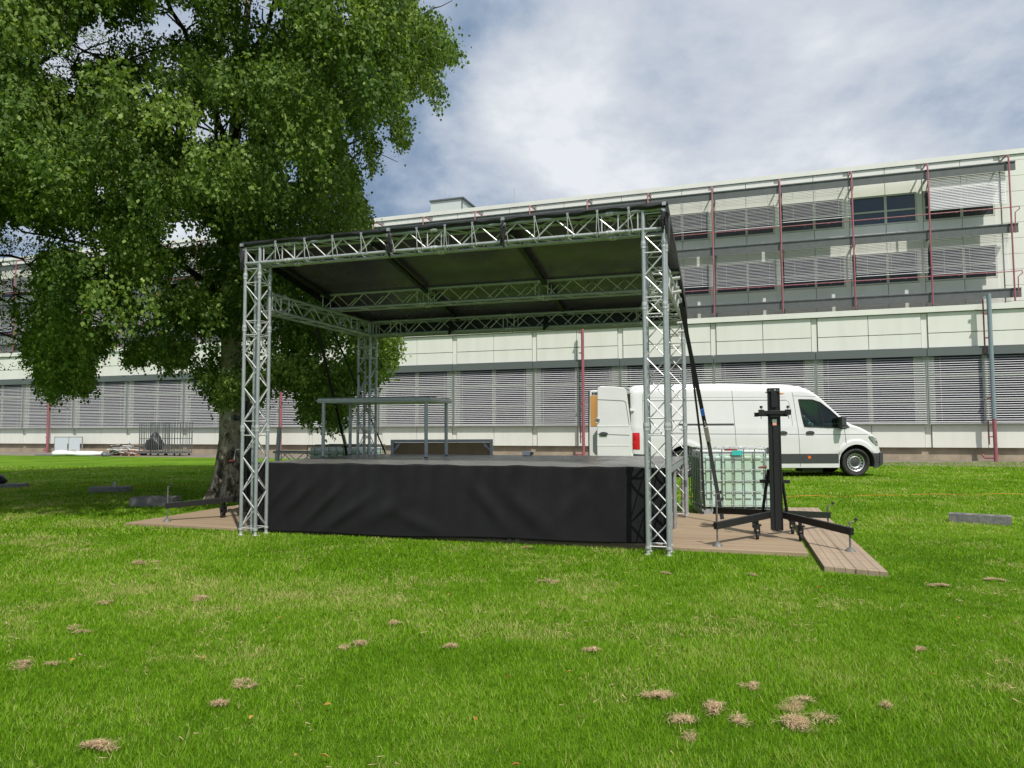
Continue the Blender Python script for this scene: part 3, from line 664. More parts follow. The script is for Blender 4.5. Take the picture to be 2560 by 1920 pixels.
# ------------------------------------------------------------------ lifting towers
def lift(loc, rot, label):
    t = thing('lifting_tower', label, 'lift', loc, rot, 'black lifting towers beside the stage')
    m = MB(); w_ = .07
    m.box(-w_, w_, -.07, .05, .10, 1.90); m.box(-w_-.006, -w_+.012, -.078, -.0701, .10, 1.93); m.box(w_-.012, w_+.006, -.078, -.0701, .10, 1.93); m.box(-.022, .022, -.085, -.0702, .10, 1.62)
    m.box(-w_-.004, w_+.004, -.09, .06, 1.901, 1.955); m.box(-.035, .035, -.10, -.0701, 1.70, 1.92)
    m.box(-w_+.01, w_-.01, -.08, -.075, .085, .10)
    ms = m.build('mast', blackm, t, bevel=.004)
    m = MB()
    for x in (-.05, .05):
        for z in (1.92, 1.94): m.tube((x, -.095, z), (x, -.09, z), .005, 8)
    m.tube((.015, -.1, 1.93), (.015, -.09, 1.93), .012, 10); m.tube((-w_-.03, -.03, 1.90), (-w_, -.03, 1.90), .009, 8)
    m.build('bolts', galv, ms)
    m = MB(); m.lathe([(.001, 0), (.016, 0), (.016, .02), (.01, .05), (.001, .05)], (w_+.01, -.03, 1.885), X, 10); m.build('safety_pin', stickero, ms)
    m = MB()
    for s_ in (-1, 1):
        m.box(s_*.165-.035, s_*.165+.035, -.16, -.09, 1.60, 1.67); m.tube((s_*.165, -.12, 1.67), (s_*.165, -.12, 1.695), .006, 8); m.lathe([(.001, .0), (.022, 0), (.016, .018), (.022, .03), (.001, .03)], (s_*.165, -.12, 1.69), Z, 8)
        m.tube((s_*.17, -.14, 1.55), (s_*.17, -.14, 1.60), .005, 8)
    m.bar((-.17, -.13, 1.635), (.17, -.13, 1.635), .04, .045); m.bar((-.22, -.02, 1.605), (.17, -.06, 1.60), .05, .04); m.box(-.245, -.195, -.06, 0, 1.58, 1.635)
    m.box(-.06, .06, -.13, -.085, 1.57, 1.66)
    m.build('fork_bracket', blackm, t, bevel=.003)
    m = MB(); m.box(-.028, .028, -.0885, -.0855, 1.50, 1.545); m.box(-.024, .024, -.0885, -.0855, 1.465, 1.498, 1); m.build('warning_sticker', [sticker, stickero], ms)
    m = MB(); m.box(-.19, .19, .055, .09, .70, .745); m.build('cross_plate', blackm, t, bevel=.003)
    m = MB(); m.path([(-w_, .02, 1.12), (-.10, .0, 1.12), (-.14, -.1, 1.10), (-.135, -.14, .96), (-.12, -.15, .93)], .007, 6, 0); m.path([(-.12, -.15, .93), (-.22, -.16, .915)], [.016, .012], 8, 1); m.box(-.10, -w_, -.03, .05, 1.09, 1.17)
    m.build('crank_handle', [galv, crank], t, smooth=True)
    for s_ in (-1, 1):
        m = MB(); m.bar((s_*.075, .06, .88), (s_*.16, .17, .27), .028, .028); m.build('brace', blackm, t)
    legs = ((-.80, -.90, .245, .56, -1), (.72, -.98, .235, .36, 1), (-.75, 1.02, .22, .48, -1), (.83, 1.08, .18, .34, 1))
    for (x, y, zh, zc, sd_) in legs:
        x0, y0 = (-.06 if x < 0 else .06), (-.02 if y < 0 else .1)
        m = MB(); m.bar((x0, y0, .30), (x, y, zh), .05, .085); lg = m.build('leg', blackm, t, bevel=.003)
        m = MB(); m.tube((x*.97, y*.97, .05), (x*.97, y*.97, zc-.02), .011, 10); m.lathe([(.001, .055), (.02, .05), (.055, .02), (.065, .0), (.001, .0)], (x*.97, y*.97, 0), Z, 14)
        m.path([(x*.97, y*.97, zc-.02), (x*.97+.07, y*.97, zc-.01), (x*.97+.07, y*.97, zc+.005)], .007, 6); m.build('jack_screw', mat('dull_zinc', (.15, .15, .14), .6, .3, var=.2, vscale=20), lg, smooth=True)
        m = MB(); m.lathe([(.001, -.012), (.018, -.008), (.02, .006), (.012, .02), (.001, .022)], (x*.97+.07, y*.97, zc+.01), Z, 10); m.build('knob', rubber, lg)
    for (x, y) in ((-.26, -.22), (.26, -.22), (-.24, .36), (.24, .36)):
        m = MB(); m.box(x-.05, x+.05, y-.05, y+.05, .175, .19); m.box(x-.035, x-.02, y-.04, y+.04, .07, .175); m.box(x+.02, x+.035, y-.04, y+.04, .07, .175); m.box(x-.03, x+.03, y-.06, y-.04, .13, .19); m.box(x-.02, x+.02, y-.02, y+.02, .19, .29); cs = m.build('caster', blackm, t)
        m = MB(); m.lathe([(.001, -.017), (.045, -.017), (.05, -.01), (.05, .01), (.045, .017), (.001, .017)], (x, y-.01, .05), X, 18); m.build('wheel', rubber, cs, smooth=True)
    return t
lf = lift(tuple(S(7.16, 1.50, .045)), SA+3, 'black lifting tower on spread legs to the right of the stage')
copy_thing(lf, tuple(S(-1.08, 1.50, .045)), SA-2, 'black lifting tower half hidden behind the left front column')

# tie-down straps
def strap(name, label, pts, wdt, rat):
    t = thing(name, label, 'strap', (0, 0, 0), 0)
    m = MB()
    for a, b_ in zip(pts[:-1], pts[1:]): m.bar(a, b_, wdt, .004, 0, (0, -1, 0))
    m.build('webbing', web, t)
    if rat:
        c = Vector(rat); d = (Vector(pts[1])-Vector(pts[0])).normalized()
        m = MB(); m.bar(c, c+d*.28, .06, .05, 0, (0, -1, 0)); m.bar(c-d*.1, c, .02, .02); m.build('ratchet', galv, t, bevel=.006)
        m = MB(); m.bar(c-d*.32, c-d*.2, wdt*.9, .012, 0, (0, -1, 0)); m.build('tag', bluew, t)
    return t
strap('tie_down_strap', 'broad black ratchet strap from the right side truss down to the lifting tower base', [S(5.99, 1.45, 3.2), S(6.28, 2.9, 1.25), S(6.46, 2.75, .1)], .06, S(6.245, 2.7, 1.5))
strap('tie_down_strap', 'thinner black strap from the rear right truss to the caged water tank', [S(5.98, 2.5, 3.3), S(6.14, 3.6, 1.2), S(6.17, 3.72, .12)], .035, None)
strap('tie_down_strap', 'black strap with ratchet from the left side truss to the tank behind the stage', [S(-.03, 1.9, 3.2), S(-.75, 4.1, 1.1), S(-.78, 4.3, .5)], .05, S(-.66, 3.85, 1.35))
strap('tie_down_strap', 'thin black strap slanting down beside the rear left column', [S(-.02, 2.4, 3.2), S(.0, 4.35, 1.0), S(.0, 4.4, .3)], .03, None)

# ------------------------------------------------------------------ concrete blocks, cup, bag
def cb(loc, rot, label, L, W_, H, slots=True, tilt=0):
    m = MB(); m.box(-L/2, L/2, -W_/2, W_/2, 0, H)
    o = m.build('concrete_block', cblock, None, bevel=.006)
    if slots:
        sl = MB(); k = 3
        for i in range(k): c_ = -L/2+L*(i+.5)/k; sl.box(c_-L/k*.33, c_+L/k*.33, -.035, .035, H-.004, H+.02)
        so = sl.build('slots_cutter', gap); bpy.context.view_layer.update()
        # sunken slots: rebuild the block with pockets instead of a boolean
        bpy.data.objects.remove(so)
        bm = bmesh.new(); xs = [-L/2]; 
        for i in range(k): c_ = -L/2+L*(i+.5)/k; xs += [c_-L/k*.33, c_+L/k*.33]
        xs.append(L/2); ys = [-W_/2, -W_*.16, W_*.16, W_/2]
        mm = MB()
        for i in range(len(xs)-1):
            for j in range(3):
                pocket = (i % 2 == 1 and j == 1); zt = H-.07 if pocket else H
                a, b_, c_, d_ = xs[i], xs[i+1], ys[j], ys[j+1]
                mm.add([(a, c_, zt), (b_, c_, zt), (b_, d_, zt), (a, d_, zt)], [(0, 1, 2, 3)])
                if pocket:
                    q = [(a, c_), (b_, c_), (b_, d_), (a, d_)]
                    for e in range(4):
                        p0, p1 = q[e], q[(e+1) % 4]; mm.add([(*p0, zt), (*p1, zt), (*p1, H), (*p0, H)], [(0, 1, 2, 3)])
        h = [(-L/2, -W_/2), (L/2, -W_/2), (L/2, W_/2), (-L/2, W_/2)]
        for e in range(4): p0, p1 = h[e], h[(e+1) % 4]; mm.add([(*p0, 0), (*p1, 0), (*p1, H), (*p0, H)], [(0, 1, 2, 3)])
        mm.add([(*p, 0) for p in h], [(3, 2, 1, 0)])
        o.modifiers.clear(); old = o.data
        o2 = mm.build('tmp', cblock); o.data = o2.data; bpy.data.objects.remove(o2); bm.free()
        bm = bmesh.new(); bm.from_mesh(o.data); bmesh.ops.remove_doubles(bm, verts=bm.verts, dist=.0005); bmesh.ops.recalc_face_normals(bm, faces=bm.faces); bm.to_mesh(o.data); bm.free(); o.data.name = 'concrete_block'
    o.location = loc; o.rotation_euler = (R(tilt), 0, R(rot)); return tag(o, label, 'concrete block', 'grey concrete blocks on the lawn')
cb((7.16, 10.98, 0), -35, 'grey slotted concrete block lying in the sun right of the ramp boards', .80, .22, .135)
cb((-6.98, 14.0, 0), 4, 'grey slotted concrete block in the shade near the tree trunk', .80, .42, .17)
b2 = cb((-9.55, 17.0, 0), 2, 'grey concrete block with a plastic cup on it', .86, .35, .13, False)
cb((-13.0, 18.5, 0), 0, 'grey concrete block at the left edge with a black bag on it', .75, .4, .10, False)
m = MB(); m.lathe([(.001, 0), (.032, 0), (.042, .12), (.040, .12), (.030, .005), (.001, .005)], (0, 0, 0), Z, 16)
o = m.build('plastic_cup', cupm, smooth=True); o.location = (-9.43, 16.95, .131); tag(o, 'clear plastic cup standing on the shaded concrete block', 'cup')
m = MB(); rg = random.Random(4)
for (cx, cz, r0, r1) in ((0, .0, .34, .22),):
    prof = [(.001, .0), (.30, .0), (.36, .08), (.30, .17), (.2, .25), (.08, .29), (.001, .30)]; m.lathe(prof, (0, 0, 0), Z, 22)
m.v = [(x*1.0+.02*math.sin(y*22+z*15), y*.6+.02*math.sin(x*19), z+.012*math.sin(x*27+y*9) if z > .02 else z) for x, y, z in m.v]
o = m.build('bag', darkbag, smooth=True, angle=80); o.location = (-13.42, 18.45, .101); tag(o, 'black bag slumped on the leftmost concrete block', 'bag')

# ------------------------------------------------------------------ things by the building wall
def at_wall(x, off): return B(x, off)
bf = thing('display_frame', 'grey framed pair of pale blue boards leaning by the building wall', 'board', B(-50.0, -.9), BA)
m = MB()
for x in (-1.16, 0.02, 1.12): m.box(x, x+.05, -.025, .025, 0, 1.02)
m.box(-1.11, .02, -.025, .025, .97, 1.02); m.box(.07, 1.12, -.025, .025, .97, 1.02); m.box(-1.11, .02, -.025, .025, .0, .04); m.box(.07, 1.12, -.025, .025, .0, .04); m.build('frame', galv, bf)
m = MB(); m.box(-1.08, -.06, -.045, -.026, .03, .96); m.build('panel', board, bf); m = MB(); m.box(.1, .98, -.045, -.026, .03, .95); m.box(.3, .7, -.052, -.046, .05, .25, 1); m.build('panel', [board, creamd], bf)
# white rolled sheet
def roll(L, r0, mt, nm, loc, rot, label, cat):
    m = MB(); n = 26; pts = []; rs = []; rr = random.Random(9)
    for i in range(n+1):
        t = i/n; pts.append((-L/2+L*t, .03*math.sin(t*9), r0*(.72+.1*math.sin(t*7))))
        rs.append(r0*(.15 if i in (0, n) else (.85+.18*math.sin(t*12)+rr.uniform(-.06, .06))))
    m.path(pts, rs, 12)
    m.v = [(x+.0, y*1.5, max(0, z*.85)) for x, y, z in m.v]
    o = m.build(nm, mt, smooth=True, angle=70); o.location = loc; o.rotation_euler = (0, 0, R(rot)); return tag(o, label, cat)
roll(3.1, .21, whitesheet, 'rolled_sheet', B(-44.85, -4.55), BA+11, 'white rolled plastic sheet lying on the paving edge', 'sheet')
roll(.42, .16, bandm, 'bundle', B(-43.0, -4.45), BA+5, 'small dark grey bundle at the end of the white rolled sheet', 'bundle')
m = MB(); m.box(-.8, .8, -.3, .3, 0, .05); o = m.build('mat', bandm); o.location = B(-47.4, -4.2); o.rotation_euler = (0, 0, R(BA)); tag(o, 'flat grey mat left of the white rolled sheet', 'mat')
def scrap(loc, rot, label, seed, L=2.2):
    t = thing('scrap_pile', label, 'pile', loc, rot); r_ = random.Random(seed)
    m = MB()
    for x in (-L/2, -L/4, 0, L/4, L/2-.1): m.box(x, x+.1, -.4, .4, 0, .09)
    m.box(-L/2, L/2, -.4, .4, .09, .11); m.build('pallet', palletw, t)
    m = MB()
    for i in range(48):
        x, z = r_.uniform(-L/2, L/2*.8), .12+abs(r_.gauss(0, .21)); a = r_.uniform(-.35, .35); l = r_.uniform(.25, .9)
        m.bar((x-l/2, r_.uniform(-.4, .3), z), (x+l/2, r_.uniform(-.4, .3), z+a*.25), r_.uniform(.03, .14), r_.uniform(.01, .04), r_.choice((0, 0, 1, 2)))
    m.bar((.2, 0, .15), (.26, 0, .72), .09, .03, 3); m.box(-L/2+.3, L/2-.1, -.1, .2, .42, .46, 3)
    m.build('scrap', [whitesheet, debris, mat('red_scrap', (.45, .16, .1), .6), galv], t)
    m = MB(); m.path([(-.7, -.42, .15), (-.45, -.45, .28), (-.1, -.44, .2), (.1, -.43, .13)], [.03, .09, .08, .02], 8); m.build('green_sheet', mat('dark_green_sheet', (.03, .06, .03), .6), t)
    return t
scrap(B(-42.8, -3.35), BA+4, 'low pallet piled with pale scrap boards left of the wire cages', 2)
def cage(loc, rot, label, filled):
    t = thing('roll_cage', label, 'roll cage', loc, rot, 'wire roll cages by the building'); galv = bandm; m = MB(); W_, D_, H_ = 1.3, .8, 1.85
    for x in (-W_/2, W_/2):
        for y in (-D_/2, D_/2): m.tube((x, y, .16), (x, y, H_), .028, 8)
    for y in (-D_/2, D_/2):
        for z in (.2, .95, H_): m.tube((-W_/2, y, z), (W_/2, y, z), .02, 6)
        nb = 11 if filled else 6
        for i in range(1, nb): x = -W_/2+W_*i/nb; m.tube((x, y, .2), (x, y, H_), .013, 6)
    for x in (-W_/2, W_/2):
        for z in (.2, .95, H_): m.tube((x, -D_/2, z), (x, D_/2, z), .014, 6)
        for i in range(1, 5): y = -D_/2+D_*i/5; m.tube((x, y, .2), (x, y, H_), .013, 6)
    m.build('cage', galv, t, recalc=False)
    m = MB(); m.box(-W_/2, W_/2, -D_/2, D_/2, .13, .165); m.build('base', galv, t)
    for x in (-W_/2+.1, W_/2-.1):
        for y in (-D_/2+.08, D_/2-.08): m = MB(); m.lathe([(.001, -.02), (.06, -.02), (.06, .02), (.001, .02)], (x, y, .062), Yv, 14); m.build('wheel', rubber, t)
    return t
c1 = cage(B(-41.1, -3.0), BA+2, 'tall wire roll cage holding dark rubbish bags', True)
cage(B(-39.7, -2.8), BA-4, 'empty wire roll cage right of the filled one', False)
m = MB(); m.lathe([(.001, .0), (.5, .0), (.56, .25), (.52, .6), (.35, .85), (.15, .92), (.001, .93)], (0, 0, 0), Z, 24)
m.v = [(x*1.02*(1+.16*math.sin(z*9+y*7)), y*.62, z*(.8+.22*math.sin(x*9+1)+.08*math.sin(x*23))) for x, y, z in m.v]
o = m.build('rubbish_bags', darkbag, smooth=True, angle=80); o.location = B(-41.1, -3.0, .32); o.rotation_euler = (0, 0, R(BA)); tag(o, 'dark rubbish heaped inside the wire roll cage', 'bags')
# leaning pole and spare truss behind the stage at left
m = MB(); m.path([(-4.98, 15, 0), (-4.91, 15.02, 1.52)], .045, 10); o = m.build('pole', alu, smooth=True); tag(o, 'short grey pole leaning by the spare truss behind the stage', 'pole')
sp = thing('spare_truss', 'spare aluminium truss piece lying behind the left end of the stage', 'truss', (0, 0, 0))
o = truss((-5.02, 15.0, .76), (-3.6, 14.7, .74), Vector((.2, .97, 0)).normalized(), Z, couplers=()).build('truss_frame', [alu, alub], sp, smooth=True, recalc=False)
m = MB()
for x, y in ((-4.9, 15.1), (-3.75, 14.85)): m.box(x-.2, x+.2, y-.15, y+.25, 0, .73)
m.build('support_crate', vandark, sp)
# orange cable in the grass
m = MB(); pts = []
for i in range(70):
    x = 2.9+i*.14*1.15; pts.append((x, 15.25+.15*math.sin(x*.8)+.05*math.sin(x*3.1), .018+.012*math.sin(x*4.3)))
m.path(pts, .004, 5); tag(m.build('cable', orope, smooth=True), 'thin orange cable running through the grass right of the stage', 'cable')
m = MB(); pts = [(-11.6+i*.2, 18.9+.3*math.sin(i*.5)-i*.02, .02+.01*math.sin(i)) for i in range(16)]; m.path(pts, .004, 5); tag(m.build('cable', orope, smooth=True), 'short orange cable in the grass at the left behind the blocks', 'cable')

# ------------------------------------------------------------------ delivery van
VX, VY = 3.54, 21.05          # rear end and near side of the van; it points along +x
van = thing('delivery_van', 'long white high roof delivery van with its rear doors open', 'van', (VX, VY, 0))
VW = 2.25
TOP = [(0, 2.66), (.10, 2.72), (.3, 2.755), (.8, 2.775), (1.4, 2.785), (3.0, 2.785), (4.2, 2.77), (4.8, 2.745), (5.08, 2.70), (5.32, 2.60), (5.59, 2.41), (5.85, 2.16), (6.13, 1.89), (6.40, 1.64), (6.53, 1.545), (6.68, 1.50), (6.83, 1.45), (7.1, 1.325), (7.29, 1.215), (7.38, 1.12), (7.45, .93), (7.53, .80), (7.55, .66)]
def ztop(x): return float(np.interp(x, [p[0] for p in TOP], [p[1] for p in TOP]))
WHX, WR, AR = (1.56, 6.65), .415, .53
def zbot(x):
    z = .27 if x < 7.1 else .27+(x-7.1)*.12
    if x < 1.0: z = .45
    for c in WHX:
        if abs(x-c) < AR: z = max(z, .42+math.sqrt(AR**2-(x-c)**2))
    return z
def rad(x): return float(np.interp(x, [0, 4.8, 5.5, 6.5, 7.2, 7.55], [.26, .26, .09, .08, .10, .12]))
def inset(x, z):
    y = .0 if z < 1.2 else .085*(z-1.2)
    if z < .75: y += .02*(.75-z)
    if x > 6.3: y += .20*(x-6.3)**2+(.25*max(0, x-7.25)**2)*4
    if x < .12: y += (.12-x)**2*3
    for c in WHX:      # flared arch lips
        d = math.hypot(x-c, z-.42)
        if z > .70 and AR-.02 < d < AR+.16: y -= .028*min(1, max(0, (AR+.16-d)/.05))
    if 1.42 < z < 1.50: y -= .008
    zt = ztop(x); r = rad(x)
    if z > zt-r: t = min(1, (z-(zt-r))/r); y += r*(1-math.sqrt(max(0, 1-t*t)))
    return y
def section(x, grow=0., zb=None):
    zt, r = ztop(x)+grow, rad(x); zb = (zbot(x) if zb is None else zb)
    zs = list(np.linspace(zb, zt-r, 30))+[zt-r+r*math.sin(a) for a in np.linspace(.2, math.pi/2, 7)]
    near = [(x, inset(x, z-grow)-grow, z) for z in zs]
    return near+[(px, VW-py, pz) for px, py, pz in reversed(near)]
def loft(xs, grow=0., zb=None):
    m = MB(); rows = [section(x, grow, zb) for x in xs]; n = len(rows[0])
    for r_ in rows: m.v += r_
    for i in range(len(rows)-1):
        for j in range(n):
            m.f.append((i*n+j, i*n+(j+1) % n, (i+1)*n+(j+1) % n, (i+1)*n+j)); m.m.append(0)
    m.f.append(tuple(range(n))); m.m.append(0); m.f.append(tuple((len(rows)-1)*n+j for j in reversed(range(n)))); m.m.append(0)
    return m
xs = sorted(set([0, .03, .07, .12]+[round(v, 3) for v in np.arange(.2, 7.56, .075)]+[c+AR*s_ for c in WHX for s_ in (-1, -.995, -.97, -.9, .9, .97, .995, 1)]+[7.52, 7.55]))
body = loft(xs).build('body', white, van, smooth=True, angle=40)
SO_ = [(5.02+.0, 0), ]
def pz_(px, py): return ((px-1578)/84.1, 2.777-(py-958)/83.7)
def zz(pts): return [pz_(1680+a*.3255, 920+b*.3255) for a, b in pts]
def boolean(o, cutter):
    md = o.modifiers.new('b', 'BOOLEAN'); md.operation = 'DIFFERENCE'; md.object = cutter; md.solver = 'EXACT'
    dg = bpy.context.evaluated_depsgraph_get(); me = bpy.data.meshes.new_from_object(o.evaluated_get(dg)); o.modifiers.clear(); o.data = me; bpy.data.objects.remove(cutter)
WIN = zz([(978, 243), (1080, 245), (1142, 266), (1212, 322), (1285, 392), (1352, 455), (1255, 459), (1010, 449), (998, 380)])
cab = loft([4.78+i*.1 for i in range(17)], -.07, .55).build('cut', white, van); boolean(body, cab)
pr = MB().prism([(x, z) for x, z in WIN], -.6, VW+.6).build('cut', white, van); boolean(body, pr)
cg = MB().box(-.3, 4.55, .16, VW-.16, .62, 2.50).build('cut', gap, van); boolean(body, cg)
body.data.polygons.foreach_set('use_smooth', [True]*len(body.data.polygons)); body.data.set_sharp_from_angle(angle=R(30))
def patch(name, poly, m_, off=.004, parent=van, cuts=2, far=False, thick=.0):
    bm = bmesh.new(); vs = [bm.verts.new((x, 0, z)) for x, z in poly]; f = bm.faces.new(vs)
    bmesh.ops.triangulate(bm, faces=[f])
    for _ in range(cuts):
        long = [e for e in bm.edges if e.calc_length() > .12]
        if long: bmesh.ops.subdivide_edges(bm, edges=long, cuts=1, use_grid_fill=False); bmesh.ops.triangulate(bm, faces=bm.faces)
    for v in bm.verts:
        y = inset(v.co.x, v.co.z)-off; v.co.y = VW-y if far else y
    me = bpy.data.meshes.new(name); bmesh.ops.recalc_face_normals(bm, faces=bm.faces); bm.to_mesh(me); bm.free(); me.materials.append(m_)
    o = bpy.data.objects.new(name, me); COL.objects.link(o); o.parent = parent
    if thick: md = o.modifiers.new('s', 'SOLIDIFY'); md.thickness = thick; md.offset = 0
    return o
def shrink(poly, k):
    cx = sum(p[0] for p in poly)/len(poly); cz = sum(p[1] for p in poly)/len(poly)
    out = []
    for x, z in poly: d = math.hypot(x-cx, z-cz); out.append((x+(cx-x)*k/d, z+(cz-z)*k/d))
    return out
for far in (False, True):
    o = patch('side_window', shrink(WIN, -.012), vglass, .002, far=far)
    # rubber seal ring as a tube
    m = MB(); pts = [Vector((x, (VW-inset(x, z)+.004) if far else inset(x, z)-.004, z)) for x, z in shrink(WIN, .0)]; m.path(pts+[pts[0]], .016, 6)
    (x0, z0), (x1, z1) = zz([(1128, 262), (1158, 457)])
    m.path([(x0, (VW-inset(x0, z0)) if far else inset(x0, z0), z0), (x1, (VW-inset(x1, z1)) if far else inset(x1, z1), z1)], .015, 6)
    m.build('seal', rubber, o)
patch('mirror_triangle', zz([(1290, 397), (1352, 455), (1345, 460), (1262, 459)]), vandark, .01)
# mirror
m = MB(); mx_, mz = pz_(1680+1278*.3255, 920+415*.3255); m.box(mx_-.075, mx_+.075, -.30, -.10, mz-.13, mz+.15); m.box(mx_-.07, mx_+.08, -.29, -.09, mz-.22, mz-.14); m.bar((mx_+.03, -.12, mz-.13), (mx_+.12, .06, mz-.17), .05, .06)
m.build('side_mirror', vandark, van, bevel=.03)
m = MB(); m.box(mx_-.075, mx_+.075, VW+.10, VW+.30, mz-.13, mz+.15); m.bar((mx_+.03, VW+.12, mz-.13), (mx_+.12, VW-.06, mz-.17), .05, .06); m.build('side_mirror', vandark, van, bevel=.03)
# cab interior
for y in (.62, 1.62):
    m = MB(); m.box(4.95, 5.10, y-.24, y+.24, .9, 1.62); m.box(4.95, 5.5, y-.24, y+.24, .8, .95); m.box(4.98, 5.07, y-.12, y+.12, 1.66, 1.86); m.build('cab_seat', gap, van, bevel=.03)
m = MB(); m.box(5.75, 6.25, .2, VW-.2, .9, 1.36); m.build('dashboard', gap, van, bevel=.05)
m = MB(); c = Vector((5.58, .62, 1.42)); m.path([c+Vector((.09*math.sin(t)*.6, .20*math.cos(t), .20*math.sin(t))) for t in np.linspace(0, 2*math.pi, 20)], .016, 6); m.build('steering_wheel', rubber, van)
# body seams, strips, rail
def strip(pts, wd, mt=gap, off=.003, name='panel_gap'):
    m = MB(); P_ = []
    for (x0, z0), (x1, z1) in zip(pts[:-1], pts[1:]):
        n_ = max(1, int(math.hypot(x1-x0, z1-z0)/.15))
        for i in range(n_): P_.append((lerp(x0, x1, i/n_), lerp(z0, z1, i/n_)))
    P_.append(pts[-1]); vs = []
    for i, (x, z) in enumerate(P_):
        a, b_ = P_[max(0, i-1)], P_[min(len(P_)-1, i+1)]; d = Vector((b_[0]-a[0], b_[1]-a[1])).normalized(); nx, nz = -d.y, d.x
        for s_ in (-.5, .5):
            xx, zz_ = x+nx*wd*s_, z+nz*wd*s_; vs.append((xx, inset(xx, zz_)-off, zz_))
    m.add(vs, [(2*i, 2*i+1, 2*i+3, 2*i+2) for i in range(len(P_)-1)]); return m
seams = [([(.35, 2.62), (.35, 1.31), (.35, .50)], .010), ([(3.02, 2.70), (3.07, 1.3), (3.10, .30)], .014), ([(4.80, 2.66), (4.86, 2.2), (4.94, 1.3), (4.97, .30)], .014),
         ([(6.30, 1.42), (6.32, 1.2), (6.33, .98)], .013), ([(.36, 1.29), (7.12, 1.27-.03)], .018), ([(.36, 2.27), (4.62, 2.27)], .022), ([(4.82, 2.40), (5.52, 2.37)], .010), ([(.1, 2.60), (4.7, 2.60)], .008), ([(.36, 2.36), (4.6, 2.36)], .006),
         ([(4.62, 2.27), (4.70, 2.22), (4.74, 2.0), (4.78, 1.5)], .010), ([(3.1, .44), (3.1, .28)], .01)]
for p, w_ in seams:
    strip(p, w_).build('panel_gap', mat('van_seam', (.16, .17, .165), .7), van)
strip([(1.40, 1.555), (3.04, 1.555)], .055, gap, .006).build('sliding_rail', vandark, van)
CL = [(2.12, .40), (6.1, .40), (6.1, .68), (2.05, .68)]
patch('side_cladding', CL, vandark, .008, cuts=5); patch('side_cladding', [(.0, .46), (1.0, .46), (1.0, .56), (.35, .68), (.0, .70)], vandark, .008, cuts=3)
patch('front_bumper', [(7.19, .24), (7.43, .265), (7.545, .40), (7.55, .68), (7.14, .68), (7.19, .5)], vandark, .010, cuts=4)
m = MB(); m.prism([(7.45, .28), (7.56, .36), (7.57, .70), (7.45, .70)], .28, VW-.28); m.build('front_bumper', vandark, van, bevel=.02)
m = MB()
for z in (.46, .53, .60): m.path([(7.32, inset(7.32, z)-.015, z-.01), (7.46, inset(7.46, z)-.015, z+.0), (7.53, inset(7.53, z)-.012, z+.03)], .010, 5)
m.build('bumper_grille', gap, van)
HL = zz([(1510, 528), (1550, 531), (1588, 548), (1602, 575), (1612, 604), (1580, 596), (1545, 572), (1522, 548)])
h_ = patch('headlight', HL, lampg, .008, cuts=4); strip(HL+[HL[0]], .02, gap, .010).build('surround', gap, h_)
patch('tail_light', [(.03, .83), (.235, .83), (.235, 1.32), (.03, 1.32)], redl, .012, cuts=3); patch('tail_light', [(.03, .83), (.235, .83), (.235, 1.32), (.03, 1.32)], redl, .012, cuts=3, far=True)
patch('side_marker', zz([(1028, 672), (1050, 672), (1050, 693), (1028, 693)]), orange, .014, cuts=1)
for cx in (4.46+.02, 5.28):
    m = MB(); m.lathe([(.001, -.004), (.13, -.004), (.12, .006), (.001, .006)], (0, 0, 0), Yv, 20, 0); m.v = [(x+cx, y+inset(cx, 1.3)-.008, 1.30+z*.42) for x, y, z in m.v]
    m.box(cx-.11, cx+.11, -.04, -.015, 1.27, 1.305, 0); m.build('door_handle', vandark, van)
for c_ in WHX:
    for near in (True, False):
        y0, sg = (.30, -1) if near else (VW-.30, 1)
        t = bpy.data.objects.new('wheel', None); COL.objects.link(t); t.parent = van
        m = MB(); m.lathe([(.25, -.02), (.26, .12), (.30, .20), (.36, .235), (.40, .22), (WR, .18), (WR, -.02)], (c_, y0, WR), (0, sg, 0), 48); m.build('tyre', tyre, t, smooth=True)
        m = MB(); m.lathe([(.001, .13), (.06, .135), (.075, .12), (.13, .13), (.145, .155), (.165, .165), (.185, .15), (.20, .11)], (c_, y0, WR), (0, sg, 0), 48)
        m.lathe([(.245, .05), (.232, .17), (.25, .185), (.262, .19), (.265, .175)], (c_, y0, WR), (0, sg, 0), 48)
        for k in range(16):
            a = 2*math.pi*k/16; q = Vector((math.cos(a), 0, math.sin(a))); cc = Vector((c_, y0+sg*.125, WR)); m.bar(cc+q*.18, cc+q*.24, .042, .02, 0, (0, 1, 0))
        m.lathe([(.001, .15), (.10, .148), (.125, .138), (.128, .12)], (c_, y0, WR), (0, sg, 0), 32, 1)
        m.build('rim', [rimm, vandark], t, smooth=True, recalc=True)
        m = MB(); m.lathe([(.001, .02), (.25, .02), (.25, .0), (.001, .0)], (c_, y0, WR), (0, sg, 0), 24); m.build('brake', gap, t)
    m = MB(); pts = [(c_+(AR-.006)*math.cos(a), .42+(AR-.006)*math.sin(a)) for a in np.linspace(-.25, math.pi+.25, 28)]
    vs = [(x, yy, z) for x, z in pts for yy in (.035, .62)]; m.add(vs, [(2*i, 2*i+2, 2*i+3, 2*i+1) for i in range(27)]); m.box(c_-.55, c_+.55, .62, .64, .22, 1.0); m.build('wheel_arch_liner', gap, van)
m = MB(); m.box(.3, 7.0, .35, VW-.35, .24, .46); m.box(2.5, 3.4, .25, .6, .18, .3); m.box(5.1, 5.7, .2, .7, .14, .26); m.build('underbody', gap, van)
